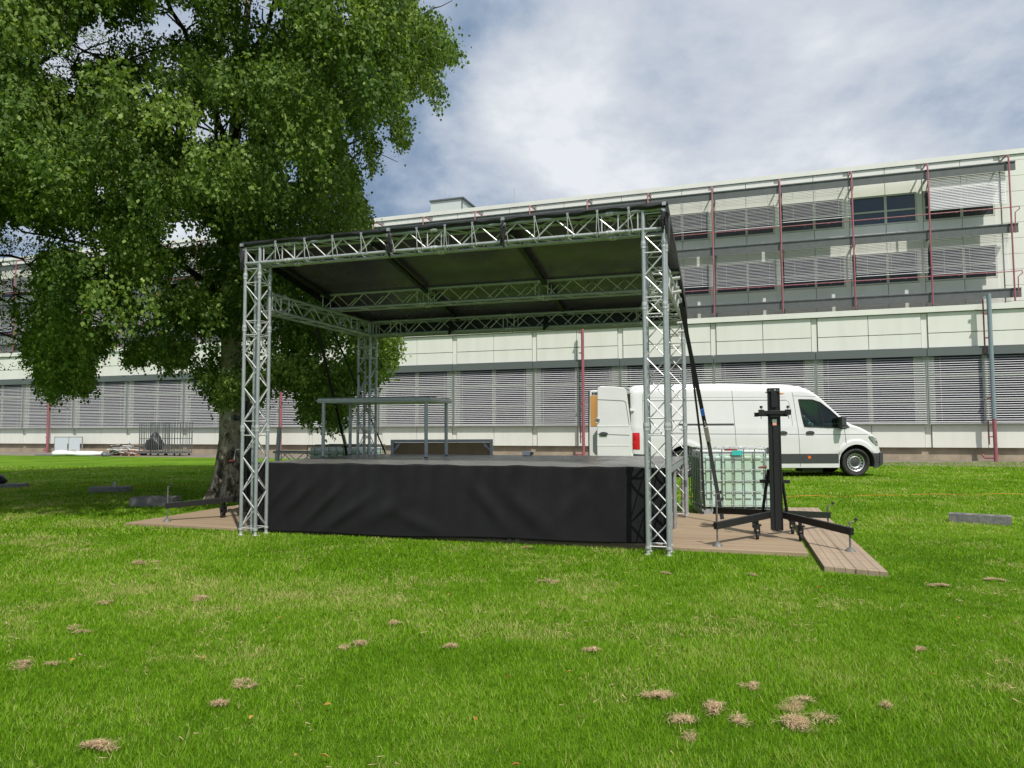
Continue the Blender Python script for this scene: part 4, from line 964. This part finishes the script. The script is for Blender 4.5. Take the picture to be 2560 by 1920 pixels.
# rear doors, both swung straight back
def rear_door(near):
    t = bpy.data.objects.new('rear_door', None); COL.objects.link(t); t.parent = van
    y0 = .03 if near else VW-.07; L_ = 1.02
    prof = [(-.02, .50), (-L_, .46), (-L_, 1.05), (-L_+.02, 2.0), (-L_+.03, 2.66), (-.9, 2.70), (-.5, 2.69), (-.20, 2.66), (-.13, 2.58), (-.02, 1.60), (-.0, 1.30), (.0, .52)]
    m = MB(); m.prism(prof, y0, y0+.045); m.build('door_skin', white, t, bevel=.012)
    yo = y0-.004 if near else y0+.049
    m = MB()
    def ln(pts, w_=.016):
        for (xa, za), (xb, zb_) in zip(pts[:-1], pts[1:]): m.bar((xa, yo, za), (xb, yo, zb_), .006, w_, 0)
    ln([(-L_+.03, 2.31), (-.22, 2.27), (-.16, 2.22), (-.09, 1.75), (-.06, 1.52)]); ln([(-L_, 1.29), (-.06, 1.25)])
    m.build('panel_gap', mat('van_seam', (.16, .17, .165)), t)
    m = MB(); m.box(-L_, -.05, yo-.004, yo+.004, 1.50, 1.545); m.box(-L_, -.05, yo-.004, yo+.004, .93, .96); m.build('crease', white, t, bevel=.003)
    if near:
        m = MB(); m.lathe([(.001, -.012), (.13, -.012), (.12, .004), (.001, .004)], (0, 0, 0), Yv, 20); m.v = [(x-L_+.19, y+yo-.004, 1.29+z*.45) for x, y, z in m.v]; m.box(-L_+.08, -L_+.3, yo-.045, yo-.02, 1.26, 1.295); m.build('door_handle', vandark, t)
        # round badge on the door edge
        bx, bz, r = -L_+.01, 1.69, .075; yb = yo-.004
        m = MB(); m.lathe([(.001, -.006), (r, -.006), (r, .01)], (bx, yb, bz), (0, 1, 0), 24, 0)
        m.path([(bx+r*.9*math.cos(a), yb-.008, bz+r*.9*math.sin(a)) for a in np.linspace(0, 2*math.pi, 24)], .006, 6, 1)
        for p in ([(-.024, .056), (0, .006), (.024, .056)], [(-.05, .04), (-.026, -.055), (0, -.008), (.026, -.055), (.05, .04)]):
            m.path([(bx+a, yb-.010, bz+b_) for a, b_ in p], .006, 5, 1)
        m.build('badge', [vandark, alub], t)
        for z in (.62, 1.97): m = MB(); m.box(-.03, .09, y0-.01, y0+.03, z, z+.08); m.build('hinge', whitesheet, t)
    else:
        yi = y0-.001; m = MB(); m.box(-L_+.05, -.12, yi-.012, yi-.001, 1.52, 2.52); m.build('lining_panel', woodpanel, t)
        m = MB(); m.prism([(-L_+.12, .72), (-L_+.20, .60), (-.1, .58), (-.1, 1.4), (-L_+.25, 1.4), (-L_+.12, 1.22)], yi-.012, yi-.001); m.build('inner_panel', bandm, t)
        m = MB(); m.box(-L_+.10, -L_+.16, yi-.02, yi-.001, 2.56, 2.63); m.box(-L_+.18, -L_+.3, yi-.02, yi-.001, 2.56, 2.63); m.build('latch', gap, t)
        m = MB(); m.path([(-L_-.012, y0+.02, .46), (-L_-.012, y0+.02, 1.1), (-L_+.01, y0+.02, 2.64)], .022, 6); m.build('seal', rubber, t)
rear_door(True); rear_door(False)
m = MB(); m.box(.012, .03, .15, VW-.15, .60, 2.5); m.v = [(x+4.5 if True else x, y, z) for x, y, z in m.v]; m.build('bulkhead', gap, van)

# ------------------------------------------------------------------ birch tree
CROWN = [(-14.64, 1.8), (-15.39, 15.79), (-12.65, 19.67), (-7.16, 21.64), (-3.41, 17.67), (-2.11, 13.83), (-2.02, 11.21), (-2.19, 10.75), (-1.79, 10.79), (-1.57, 10.47), (-1.39, 10.1), (-0.99, 9.73), (-1.12, 9.48), (-1.49, 9.42), (-1.56, 8.35), (-1.71, 8.42), (-1.83, 9.14), (-2.05, 8.64), (-2.25, 8.37), (-2.25, 7.79), (-2.4, 7.36), (-2.55, 7.47), (-2.67, 8.19), (-2.84, 8.01), (-2.95, 7.02), (-3.1, 6.96), (-3.28, 7.47), (-3.39, 7.92), (-3.5, 7.83), (-3.45, 7.38), (-3.3, 6.76), (-3.12, 6.31), (-3.09, 5.69), (-3.26, 5.24), (-3.03, 4.36), (-2.42, 3.59), (-2.4, 3.13), (-2.63, 2.66), (-3.02, 2.4), (-3.45, 2.1), (-3.7, 1.37), (-3.91, 1.28), (-4.14, 2.02), (-4.3, 1.5), (-4.52, 1.59), (-4.64, 2.28), (-5.09, 2.45), (-5.43, 2.02), (-6.2, 1.9), (-6.46, 2.0), (-6.73, 2.3), (-7.0, 2.98), (-7.25, 2.65), (-7.55, 2.52), (-7.7, 2.98), (-8.08, 2.81), (-8.24, 2.6), (-8.47, 3.1), (-8.91, 3.25), (-9.1, 2.3), (-9.27, 2.1), (-9.49, 2.47), (-9.61, 2.12), (-9.99, 1.95), (-10.23, 2.47), (-10.56, 3.17), (-11.26, 3.6), (-11.94, 3.6), (-13.62, 3.4)]
HOLES = [(-2.1, 8.5, .2, .3), (-2.75, 7.6, .14, .3), (-1.35, 9.15, .15, .2), (-5.9, 10.9, .2, .25), (-8.0, 8.9, .18, .2), (-7.6, 9.6, .18, .2), (-10.2, 9.6, .25, .3), (-7.36, 10.63, 0.47, 0.39), (-9.26, 10.04, 0.39, 0.43), (-5.66, 10.12, 0.19, 0.19), (-5.22, 10.72, 0.24, 0.24), (-6.77, 8.07, 0.19, 0.29), (-7.54, 5.57, 0.22, 0.19), (-4.81, 7.12, 0.21, 0.34), (-3.46, 7.83, 0.22, 0.19), (-2.8, 8.01, 0.13, 0.22), (-8.42, 10.32, 0.34, 0.14), (-3.62, 10.66, 0.16, 0.19), (-10.81, 5.28, 0.55, 0.7), (-10.85, 4.04, 0.5, 0.8), (-9.6, 5.75, .18, .2), (-9.0, 3.9, .2, .25), (-8.9, 5.4, .15, .2), (-7.9, 3.7, .25, .2), (-7.2, 5.7, .15, .18), (-9.18, 4.83, 0.16, 0.14), (-8.08, 4.47, 0.18, 0.14), (-6.54, 5.61, 0.19, 0.14), (-6.75, 3.15, 0.19, 0.26), (-7.31, 4.73, 0.16, 0.14), (-8.4, 3.42, 0.2, 0.15), (-3.89, 3.14, 0.17, 0.19), (-5.36, 2.97, 0.12, 0.22), (-5.02, 3.32, 0.16, 0.16), (-6.45, 9.66, 0.13, 0.13), (-6.06, 8.03, 0.12, 0.16), (-9.71, 8.95, 0.16, 0.14), (-9.02, 6.69, 0.14, 0.14)]
PX, PZ = np.array([p[0] for p in CROWN]), np.array([p[1] for p in CROWN])
def inpoly(x, z):
    c = np.zeros(len(x), bool); j = len(PX)-1
    for i in range(len(PX)):
        t = ((PZ[i] > z) != (PZ[j] > z)) & (x < (PX[j]-PX[i])*(z-PZ[i])/(PZ[j]-PZ[i]+1e-12)+PX[i]); c ^= t; j = i
    return c
def front(p):       # outline as seen from the lawn, brought to the plane of the trunk
    k = 15.3/p[:, 1]; return p[:, 0]*k, (p[:, 2]-1.5)*k+1.5
def leaves(P_, out, size, rg, tint0):
    n = len(P_)
    ax = np.stack([rg.normal(0, .55, n)+out[:, 0]*.5, rg.normal(0, .55, n)+out[:, 1]*.5, -1.0+rg.normal(0, .55, n)], 1); ax /= np.linalg.norm(ax, axis=1)[:, None]
    rn = rg.normal(0, 1, (n, 3)); wd = np.cross(ax, rn); wd /= np.linalg.norm(wd, axis=1)[:, None]+1e-9
    nm = np.cross(ax, wd); L_ = (size*rg.uniform(.55, 1.35, n))[:, None]; W_ = L_*.40
    v = np.stack([P_, P_+ax*L_*.38+wd*W_+nm*L_*.06, P_+ax*L_, P_+ax*L_*.38-wd*W_+nm*L_*.06], 1)
    t = np.clip(tint0+rg.normal(0, .22, n), 0, 1); return v.reshape(-1, 3), np.repeat(t, 4)
def clumps(C, rg, nl, size, rmin, rmax, lmin, lmax, tb, keep=None):
    V_, T_ = [], []
    for c in C:
        r, l = rg.uniform(rmin, rmax), rg.uniform(lmin, lmax); n = int(nl*(r/.45)**2*(l/.9)*rg.uniform(.8, 1.2))
        ns = max(5, int(n/26)); ang = rg.uniform(0, 2*np.pi, ns); rr = r*np.sqrt(rg.uniform(0, 1, ns)); ln_ = l*rg.uniform(.45, 1.0, ns)*(1.15-.65*rr/r)
        sx, sy = rr*np.cos(ang), rr*np.sin(ang); sz = .30*r*(1-(rr/r)**2)*1.6+rg.normal(0, .06, ns)
        k = rg.integers(0, ns, n); t = rg.uniform(0, 1, n)**.8
        P_ = np.stack([c[0]+sx[k]*(1+.25*t)+rg.normal(0, .045, n), c[1]+sy[k]*(1+.25*t)+rg.normal(0, .045, n), c[2]+sz[k]-t*ln_[k]+rg.normal(0, .035, n)], 1)
        o_ = np.stack([sx[k]/r, sy[k]/r], 1); v, tt = leaves(P_, o_, size, rg, tb(c)+.11*rg.normal())
        V_.append(v); T_.append(tt)
    return np.concatenate(V_), np.concatenate(T_)
birch = thing('birch_tree', 'big leafy birch with hanging foliage and a pale rough trunk behind the stage corner', 'tree', (-6.15, 15.5, 0))
rg = np.random.default_rng(11)
n = 26000
cand = np.stack([rg.uniform(-15.5, .5, n), rg.uniform(9.6, 19.6, n), rg.uniform(1.9, 17.5, n)], 1)
cy = 14.9; el = ((cand[:, 0]+7.2)/8.2)**2+((cand[:, 1]-cy)/5.3)**2+((cand[:, 2]-8.3)/9.5)**2
fx, fz = front(cand); ok = (el < 1.12) & inpoly(fx, fz)
bt = cand.copy(); bt[:, 2] -= .45; bx, bz = front(bt); ok &= inpoly(bx, bz)
for s_ in (-.2, .2): ok &= inpoly(fx+s_, fz-.15)
for hx, hz, a, b_ in HOLES: ok &= ~((((fx-hx)/(a+.30))**2+((fz-.35-hz)/(b_+.42))**2) < 1)
# only the outer shell and random inner clumps, thin out the front below the crown
ok &= (el > .30) | (rg.uniform(0, 1, n) < .5)
ok &= ~((cand[:, 1] < 12.2) & (cand[:, 2] < 3.3)) & ~((cand[:, 1] < 12.6) & (cand[:, 0] > -5.4) & (cand[:, 2] < 5.6)) & ~((cand[:, 1] < 13.7) & (fx > -5.8) & (fz < 5.2))
ok &= ~((np.abs(fx+6.15) < .42) & (cand[:, 1] < 15.3) & (fz < 4.3) & (rg.uniform(0, 1, n) < .85))
cand = cand[ok]
sel = []; 
for c in cand:
    if all((c[0]-d[0])**2+(c[1]-d[1])**2+((c[2]-d[2])*.9)**2 > .66**2 for d in sel): sel.append(c)
    if len(sel) >= 1400: break
cand = np.array(sel)
V_, T_ = clumps(cand, rg, 500, .072, .32, .64, .8, 1.5, lambda c: .42)
# small hanging tips that complete the outline
n = 14000; tip = np.stack([rg.uniform(-15.0, -.6, n), rg.uniform(13.2, 17.2, n), rg.uniform(1.6, 12, n)], 1); fx, fz = front(tip); ok = inpoly(fx, fz-.22) & inpoly(fx, fz+.1)
near = ~(inpoly(fx+.42, fz) & inpoly(fx-.42, fz) & inpoly(fx, fz-.75) & inpoly(fx, fz+.4)); ok &= near
for hx, hz, a, b_ in HOLES: ok &= ~((((fx-hx)/(a+.1))**2+((fz-.15-hz)/(b_+.15))**2) < 1)
ok &= ~((tip[:, 1] < 13.7) & (fx > -5.8) & (fz < 5.2))
tip = tip[ok]; sel = []
for c in tip:
    if all((c[0]-d[0])**2+((c[1]-d[1])*.6)**2+((c[2]-d[2])*.8)**2 > .24**2 for d in sel): sel.append(c)
    if len(sel) >= 900: break
tip = np.array(sel); V2_, T2_ = clumps(tip, rg, 900, .064, .13, .26, .4, .75, lambda c: .5)
# trim leaves that stray outside the outline
V_ = np.concatenate([V_, V2_]).reshape(-1, 4, 3); T_ = np.concatenate([T_, T2_]).reshape(-1, 4)
fx, fz = front(V_[:, 0]); ok = inpoly(fx+rg.normal(0, .09, len(fx)), fz+rg.normal(0, .09, len(fx))) | (rg.uniform(0, 1, len(fx)) < .06)
jx, jz = rg.normal(0, .09, len(fx)), rg.normal(0, .09, len(fx))
for hx, hz, a, b_ in HOLES: ok &= ~(((((fx+jx-hx)/a)**2+((fz+jz-hz)/b_)**2) < 1) & (rg.uniform(0, 1, len(fx)) < .93))
ok &= V_[:, 0, 2] > 1.2
V_ = V_[ok].reshape(-1, 3); T_ = T_[ok].ravel()
# long drooping strands on the outside of the crown
for (x, z, r0, l) in ((-1.65, 9.1, .22, .8), (-1.35, 9.9, .3, .5), (-2.35, 8.45, .2, 1.0), (-2.52, 8.3, .16, .8), (-3.0, 7.9, .2, .95), (-3.25, 8.3, .2, .9), (-1.95, 10.2, .4, .9), (-2.6, 9.5, .4, 1.0), (-1.75, 10.5, .3, .6), (-1.22, 9.8, .2, .4), (-3.5, 6.5, .3, .9), (-3.4, 5.8, .28, .6), (-2.75, 3.8, .28, .95), (-3.1, 4.2, .35, 1.3), (-3.82, 3.3, .16, 1.8), (-4.1, 3.8, .3, 1.6), (-4.5, 3.9, .33, 1.7), (-5.0, 4.4, .3, 1.8), (-5.4, 3.6, .24, 1.4), (-4.2, 5.0, .4, 1.2), (-3.5, 4.9, .4, 1.2), (-7.4, 3.8, .26, 1.1), (-6.75, 3.4, .26, 1.0), (-8.0, 4.2, .36, 1.3), (-8.35, 3.8, .28, 1.1), (-9.2, 3.8, .34, 1.5), (-9.6, 3.8, .3, 1.4), (-10.0, 3.9, .36, 1.8), (-10.35, 4.2, .3, 1.5), (-8.75, 4.6, .36, 1.2), (-9.6, 5.3, .4, 1.3), (-7.9, 5.3, .4, 1.2)):
    yv = 14.7 if x > -5.8 else rg.uniform(13.2, 14.6); k = yv/15.3
    v, t = clumps([((x)*k, yv, (z-1.5)*k+1.5)], rg, 620, .068, r0, r0*1.05, l, l*1.05, lambda c: .45); V_ = np.concatenate([V_, v]); T_ = np.concatenate([T_, t])
print('leaves', len(V_)//4, 'clumps', len(cand), len(tip))
npmesh('crown', V_-np.array([-6.15, 15.5, 0]), len(V_)//4, 4, leafm, T_, parent=birch)
m = MB(); P_ = [(0, 0, -.05), (.02, -.02, .25), (.03, -.04, .6), (.05, -.06, 1.25), (.05, -.08, 2.4), (.03, -.1, 3.7), (-.06, -.05, 5.1), (-.12, .05, 6.6), (-.05, .1, 8.4), (.1, .15, 10.5), (.3, .2, 13.0)]
m.path(P_, [.50, .36, .29, .235, .215, .205, .18, .15, .12, .085, .04], 22)
rr = random.Random(2)
for i, (x, y, z) in enumerate(m.v):
    if z < .8:
        a = math.atan2(y, x); k = 1+.16*math.sin(a*5+1)*(1-z/.8)+.05*math.sin(a*9); m.v[i] = (x*k, y*k, z)
    else:
        m.v[i] = (x+.012*math.sin(z*7+y*30), y+.012*math.sin(z*9+x*30), z)
m.lathe([(.001, .12), (.09, .10), (.12, .03), (.13, -.05)], (.02, -.20, 3.05), (-.5, -1, .25), 12)
m.build('trunk', bark, birch, smooth=True, angle=70)
def limb(m, p, q, r0, r1, rr, k=7, wob=.12):
    p, q = Vector(p), Vector(q); L_ = (q-p).length; pts = [p]; rs = [r0]
    for i in range(1, k):
        t = i/(k-1); up = Vector((0, 0, 1))*math.sin(math.pi*t)*L_*.12
        pts.append(p.lerp(q, t)+up+Vector((rr.gauss(0, wob), rr.gauss(0, wob), rr.gauss(0, wob)))*L_*.10); rs.append(lerp(r0, r1, t))
    m.path(pts, rs, 7); return pts
rr = random.Random(12); m = MB()
O3 = Vector((-6.15, 15.5, 0))
for (z0, q, r) in ((3.4, (-9.3, 14.2, 5.4), .09), (4.6, (-3.4, 14.8, 7.6), .09), (5.4, (-9.9, 15.6, 9.6), .10), (5.2, (-7.2, 12.6, 8.2), .08), (6.4, (-2.2, 15.0, 10.2), .08), (6.8, (-5.2, 17.8, 9.6), .07), (7.6, (-8.2, 15.0, 11.8), .08), (7.9, (-4.2, 13.6, 11.2), .07), (3.9, (-3.3, 16.2, 5.0), .06), (4.2, (-10.9, 16.4, 6.8), .08), (6.0, (-12.2, 14.8, 9.2), .07), (9, (-6.8, 17, 13.5), .06), (4.9, (-5.4, 12.4, 7.4), .07)):
    pts = limb(m, (-.03, -.02, z0), Vector(q)-O3, r, .022, rr, 9)
    for p in pts[3:]:
        for _ in range(3):
            d = Vector((rr.gauss(0, 1), rr.gauss(0, .9), rr.uniform(-.4, .7))); limb(m, p, p+d*.9, .022, .006, rr, 6, .5)
m.build('branches', twig, birch, smooth=True, angle=80)

# second tree at the left edge, finer and yellower leaves
aca = thing('acacia_tree', 'tree with finer yellow green leaves reaching in from the left edge', 'tree', (-15.6, 17.4, 0))
rg = np.random.default_rng(21)
spots = []
for (x0, x1, z0, z1, k) in ((-16.2, -12.4, 3.3, 7.5, 60), (-16.2, -12.4, 7.6, 13.8, 95), (-12.4, -10.6, 8.9, 13.4, 45), (-12.2, -10.3, 4.2, 5.6, 9), (-18.5, -15.5, 4, 13, 60)):
    for _ in range(k): spots.append((rg.uniform(x0, x1), rg.uniform(16.3, 19.8), rg.uniform(z0, z1)))
def sprays(C, rg, nl):
    V_, T_ = [], []
    for c in C:
        for _ in range(7):
            a = rg.uniform(0, 2*np.pi); l = rg.uniform(.4, .8); n_ = nl; t = rg.uniform(0, 1, n_)
            d = np.array([np.cos(a), np.sin(a), 0]); off = rg.normal(0, .22, 3)
            P_ = np.array(c)+off+d*(t*l)[:, None]+np.array([0, 0, -1])*(.35*l*t**2)[:, None]+rg.normal(0, .05, (n_, 3))
            v, tt = leaves(P_, np.tile(d[:2], (n_, 1)), .045, rg, .5); V_.append(v); T_.append(tt)
    return np.concatenate(V_), np.concatenate(T_)
V_, T_ = sprays(spots, rg, 34)
npmesh('crown', V_-np.array([-15.6, 17.4, 0]), len(V_)//4, 4, leafy, T_, parent=aca)
m = MB(); m.path([(0, 0, 0), (0, .05, 1.5), (.1, 0, 4), (.4, 0, 7), (1.2, -.1, 9.3), (2.2, -.2, 10.6)], [.42, .3, .27, .22, .15, .10], 14)
m.build('trunk', bark, aca, smooth=True, angle=70)
m = MB(); rr = random.Random(8)
for (p, q, r) in (((.2, 0, 5), (3.9, .6, 5.7), .07), ((.15, 0, 4.4), (4.3, .2, 4.3), .06), ((.1, 0, 3.6), (3.8, .4, 3.4), .05), ((.6, 0, 7.6), (4.6, -.2, 9.7), .08), ((1.6, -.1, 9.8), (5.4, .2, 10.9), .06), ((.3, 0, 6.2), (3.9, .8, 7.4), .05), ((2.2, -.2, 10.6), (4.2, -.3, 13), .07)):
    pts = limb(m, p, q, r, .015, rr, 9, .5)
    for p_ in pts[2:]:
        for _ in range(3): limb(m, p_, p_+Vector((rr.gauss(.3, .6), rr.gauss(0, .5), rr.uniform(-.6, .4))), .013, .004, rr, 6, .6)
m.build('branches', twig, aca, smooth=True, angle=80)

# ------------------------------------------------------------------ grass blades, straw, leaves on the ground
rg = np.random.default_rng(5)
def vnoise(x, y, s, seed):
    r_ = np.random.default_rng(seed); G_ = r_.uniform(0, 1, (64, 64)); X_, Y_ = x*s, y*s; i, j = np.floor(X_).astype(int), np.floor(Y_).astype(int); fx_, fy_ = X_-i, Y_-j; fx_ = fx_*fx_*(3-2*fx_); fy_ = fy_*fy_*(3-2*fy_)
    g = lambda a, b: G_[a % 64, b % 64]
    return (g(i, j)*(1-fx_)+g(i+1, j)*fx_)*(1-fy_)+(g(i, j+1)*(1-fx_)+g(i+1, j+1)*fx_)*fy_
def in_mat(x, y):
    u = (x-SO.x)*sdv.x+(y-SO.y)*sdv.y; v = (x-SO.x)*snv.x+(y-SO.y)*snv.y
    return ((u > -2.4) & (u < 7.44) & (v > .34) & (v < 3.9)) | ((u > 7.46) & (u < 8.12) & (v > -.6) & (v < 5.2))
CL_ = [(3.95, 6.66, 1.0), (0.79, 3.97, 1.2), (1.1, 3.81, 1.35), (1.53, 3.91, 1.3), (1.41, 3.65, 1.5), (0.84, 3.64, 1.0), (-3.1, 4.58, 1.1), (-1.57, 4.24, .9), (-1.09, 4.99, 1.1), (-0.42, 4.92, .8), (0.54, 4.81, .8), (-4.14, 8.0, 1.6), (-0.91, 5.51, .7), (0.34, 6.94, 1.3), (-1.61, 3.94, .8), (2.71, 4.83, .6), (1.56, 7.32, .7), (0.17, 8.88, .9), (1.38, 4.17, .7), (-2.74, 6.32, 1.3), (-3.17, 5.31, .7), (4.63, 6.91, 1.2), (-1.94, 3.42, 1.0), (2.4, 7.22, .6), (-3.5, 6.2, .8), (2.0, 3.9, .6), (-3.3, 5.45, .7)]
parts = []; tints = []
for (y0, y1, dens, h, wd) in ((2.2, 3.6, 13000, .030, .0021), (3.6, 5.0, 10000, .031, .0026), (5, 7, 6500, .032, .0034), (7, 10, 3200, .034, .005), (10, 14, 1400, .036, .008), (14, 20, 560, .038, .013), (20, 29, 200, .036, .022)):
    hw1 = y1*.80+.6; n = int((y1-y0)*2*hw1*dens); y = rg.uniform(y0, y1, n); x = rg.uniform(-hw1, hw1, n)
    k = (np.abs(x) < y*.78+.5) & ~in_mat(x, y); x, y = x[k], y[k]; n = len(x)
    pn = vnoise(x, y, 1.1, 1)*.35+vnoise(x, y, 4.3, 2)*.3+vnoise(x, y, 17, 3)*.45
    hh = h*.88*(.35+1.1*pn)*rg.uniform(.5, 1.45, n); a = rg.uniform(0, 2*np.pi, n)+vnoise(x, y, 2.5, 9)*3; lean = rg.uniform(.1, 1.7, n)*hh
    wx, wy = np.cos(a+1.57)*wd*rg.uniform(.6, 1.2, n), np.sin(a+1.57)*wd*rg.uniform(.6, 1.2, n)
    z0_ = np.full(n, -.003); v = np.stack([np.stack([x-wx, y-wy, z0_], 1), np.stack([x+wx, y+wy, z0_], 1), np.stack([x+np.cos(a)*lean, y+np.sin(a)*lean, hh], 1)], 1)
    dry = (vnoise(x, y, 1.7, 5)*.6+vnoise(x, y, 7, 6)*.4); t = -.06+.34*vnoise(x, y, .45, 17)+.28*vnoise(x, y, 1.3, 7)+.28*vnoise(x, y, 3.1, 8)+.22*vnoise(x, y, 19, 12)-.08+rg.normal(0, .19, n)+np.where((rg.uniform(0, 1, n) < np.clip((dry-.56)*2.4, .03, .75)), .55, 0)
    parts.append(v.reshape(-1, 3)); tints.append(np.repeat(np.clip(t, 0, 1), 3))
GV = np.concatenate(parts); GT = np.concatenate(tints); print('blades', len(GV)//3)
npmesh('grass', GV, len(GV)//3, 3, grassm, GT, 'short green lawn grass growing all over the foreground', 'grass', 'stuff')
# loose straw thatch scattered thinly
n = 9000; y = rg.uniform(2.4, 12, n)**1.0; x = rg.uniform(-1, 1, n)*(y*.78+.3); dk = vnoise(x, y, 1.7, 5)*.6+vnoise(x, y, 7, 6)*.4; k = (dk > .56) & ~in_mat(x, y); x, y = x[k], y[k]; n = len(x); a = rg.uniform(0, 6.28, n); l = rg.uniform(.02, .06, n); z = rg.uniform(.02, .045, n)
v = np.stack([np.stack([x, y, z], 1), np.stack([x+.0015+np.cos(a+1.6)*.003, y+np.sin(a+1.6)*.003, z+.002], 1), np.stack([x+np.cos(a)*l, y+np.sin(a)*l, z+rg.uniform(-.015, .015, n)], 1)], 1)
npmesh('thatch', v.reshape(-1, 3), n, 3, strawm, rg.uniform(.2, .9, n*3), 'loose dry stalks strewn thinly over the lawn', 'dry grass', 'stuff')
def straw(x, y, sc, seed, label, group):
    r_ = np.random.default_rng(seed); n = int(620*sc); sx_, sy_ = .062*sc*r_.uniform(.7, 1.3), .062*sc*r_.uniform(.6, 1.2)
    nb_ = int(3+r_.integers(0, 4)); bx_, by_ = r_.normal(0, sx_*.95, nb_), r_.normal(0, sy_*1.0, nb_); kb_ = r_.integers(0, nb_, n); px, py = bx_[kb_]+r_.normal(0, sx_*.42, n), by_[kb_]+r_.normal(0, sy_*.5, n); d = np.exp(-(px/sx_)**2*.5-(py/sy_)**2*.5); pz_2 = .018+.030*sc*d*r_.uniform(.4, 1, n)
    a = r_.uniform(0, 6.28, n); l = r_.uniform(.015, .045, n); w_ = .0015
    P0 = np.stack([px, py, pz_2], 1); D = np.stack([np.cos(a)*l, np.sin(a)*l, r_.uniform(-.016, .012, n)], 1); W2 = np.stack([np.cos(a+1.57)*w_, np.sin(a+1.57)*w_, np.zeros(n)], 1)
    v = np.stack([P0-W2, P0+W2, P0+D], 1); t = np.repeat(np.clip(r_.normal(.55, .25, n), 0, 1), 3)
    o = npmesh('dry_grass_clump', v.reshape(-1, 3), n, 3, strawm, t, label, 'dry grass'); o.location = (x, y, 0)
    if group: o['group'] = group
    return o
big = {1: 'tan clump of dry cut grass just left of the thickest clumps at the lower right', 2: 'broad flat patch of tan dry grass in the lower right of the lawn', 3: 'upper one of the two thickest tangled tan clumps in the lower right lawn', 4: 'lower one of the two thickest tangled clumps, the largest tan heap on the lawn', 5: 'long pale clump of dry grass in front of the broad flat patch', 0: 'wispy dry grass patch on the lawn nearest the right edge below the ramp boards', 6: 'round tan tuft of dry grass nearest the left edge', 11: 'long low streak of dry grass in front of the left decking', 22: 'flat dry streak of grass at the very bottom left of the lawn'}
for i, (x, y, s_) in enumerate(CL_):
    if i in big: straw(x, y, s_*.76, 100+i, big[i], None)
    else: straw(x, y, s_*.58, 100+i, 'small loose tan tuft of dry cut grass on the open lawn', 'small dry grass tufts on the lawn')
fleaf = foliage('fallen_leaf', (.22, .07, .02), (.42, .20, .06), (.55, .38, .10), .2)
LF = [(-2.78, 4.58), (-0.97, 3.26), (-0.84, 3.25), (-0.19, 3.65), (-0.03, 4.25), (-0.98, 3.84), (-1.32, 3.68), (-4.36, 9.2), (2.46, 4.26), (1.04, 3.76), (0.01, 3.16), (-1.18, 6.6), (-1.97, 4.63), (-2.99, 5.74), (0.81, 5.3), (2.78, 6.53), (3.38, 5.47), (0.33, 4.32), (-0.56, 6.29), (-1.79, 5.55)]
for i, (x, y) in enumerate(LF):
    r_ = random.Random(i); m = MB(); s_ = r_.uniform(.014, .022); pts = [(0, -1.3, 0), (.45, -.7, .12), (.55, 0, .2), (.35, .6, .1), (0, 1.3, .0), (-.35, .6, .15), (-.5, 0, .22), (-.45, -.7, .1)]
    m.add([(0, 0, .0)]+[(a*s_, b_*s_, c*s_*2) for a, b_, c in pts], [(0, k+1, (k+1) % 8+1) for k in range(8)])
    o = m.build('fallen_leaf', fleaf, recalc=False); at_ = o.data.attributes.new('tint', 'FLOAT', 'POINT'); at_.data.foreach_set('value', [r_.random()]*9)
    o.location = (x, y, .045); o.rotation_euler = (r_.uniform(-.4, .4), r_.uniform(-.4, .4), r_.uniform(0, 6)); tag(o, 'small brown fallen leaf lying on the grass', 'leaf', 'fallen leaves on the lawn')
# bird
m = MB(); m.path([(-.14, 0, 0), (-.05, 0, .02), (.08, 0, .01), (.16, 0, 0)], [.01, .05, .05, .012], 8); m.add([(-.04, 0, .03), (.07, 0, .03), (.02, -.3, .12), (-.04, -.33, .10)], [(0, 1, 2, 3)]); m.add([(-.04, 0, .03), (.07, 0, .03), (.02, .3, .14), (-.04, .33, .12)], [(0, 1, 2, 3)])
o = m.build('bird', blackm); o.location = (25.0, 35.6, 15.3); o.rotation_euler = (0, 0, .6); tag(o, 'small dark bird flying above the right end of the roof', 'bird')
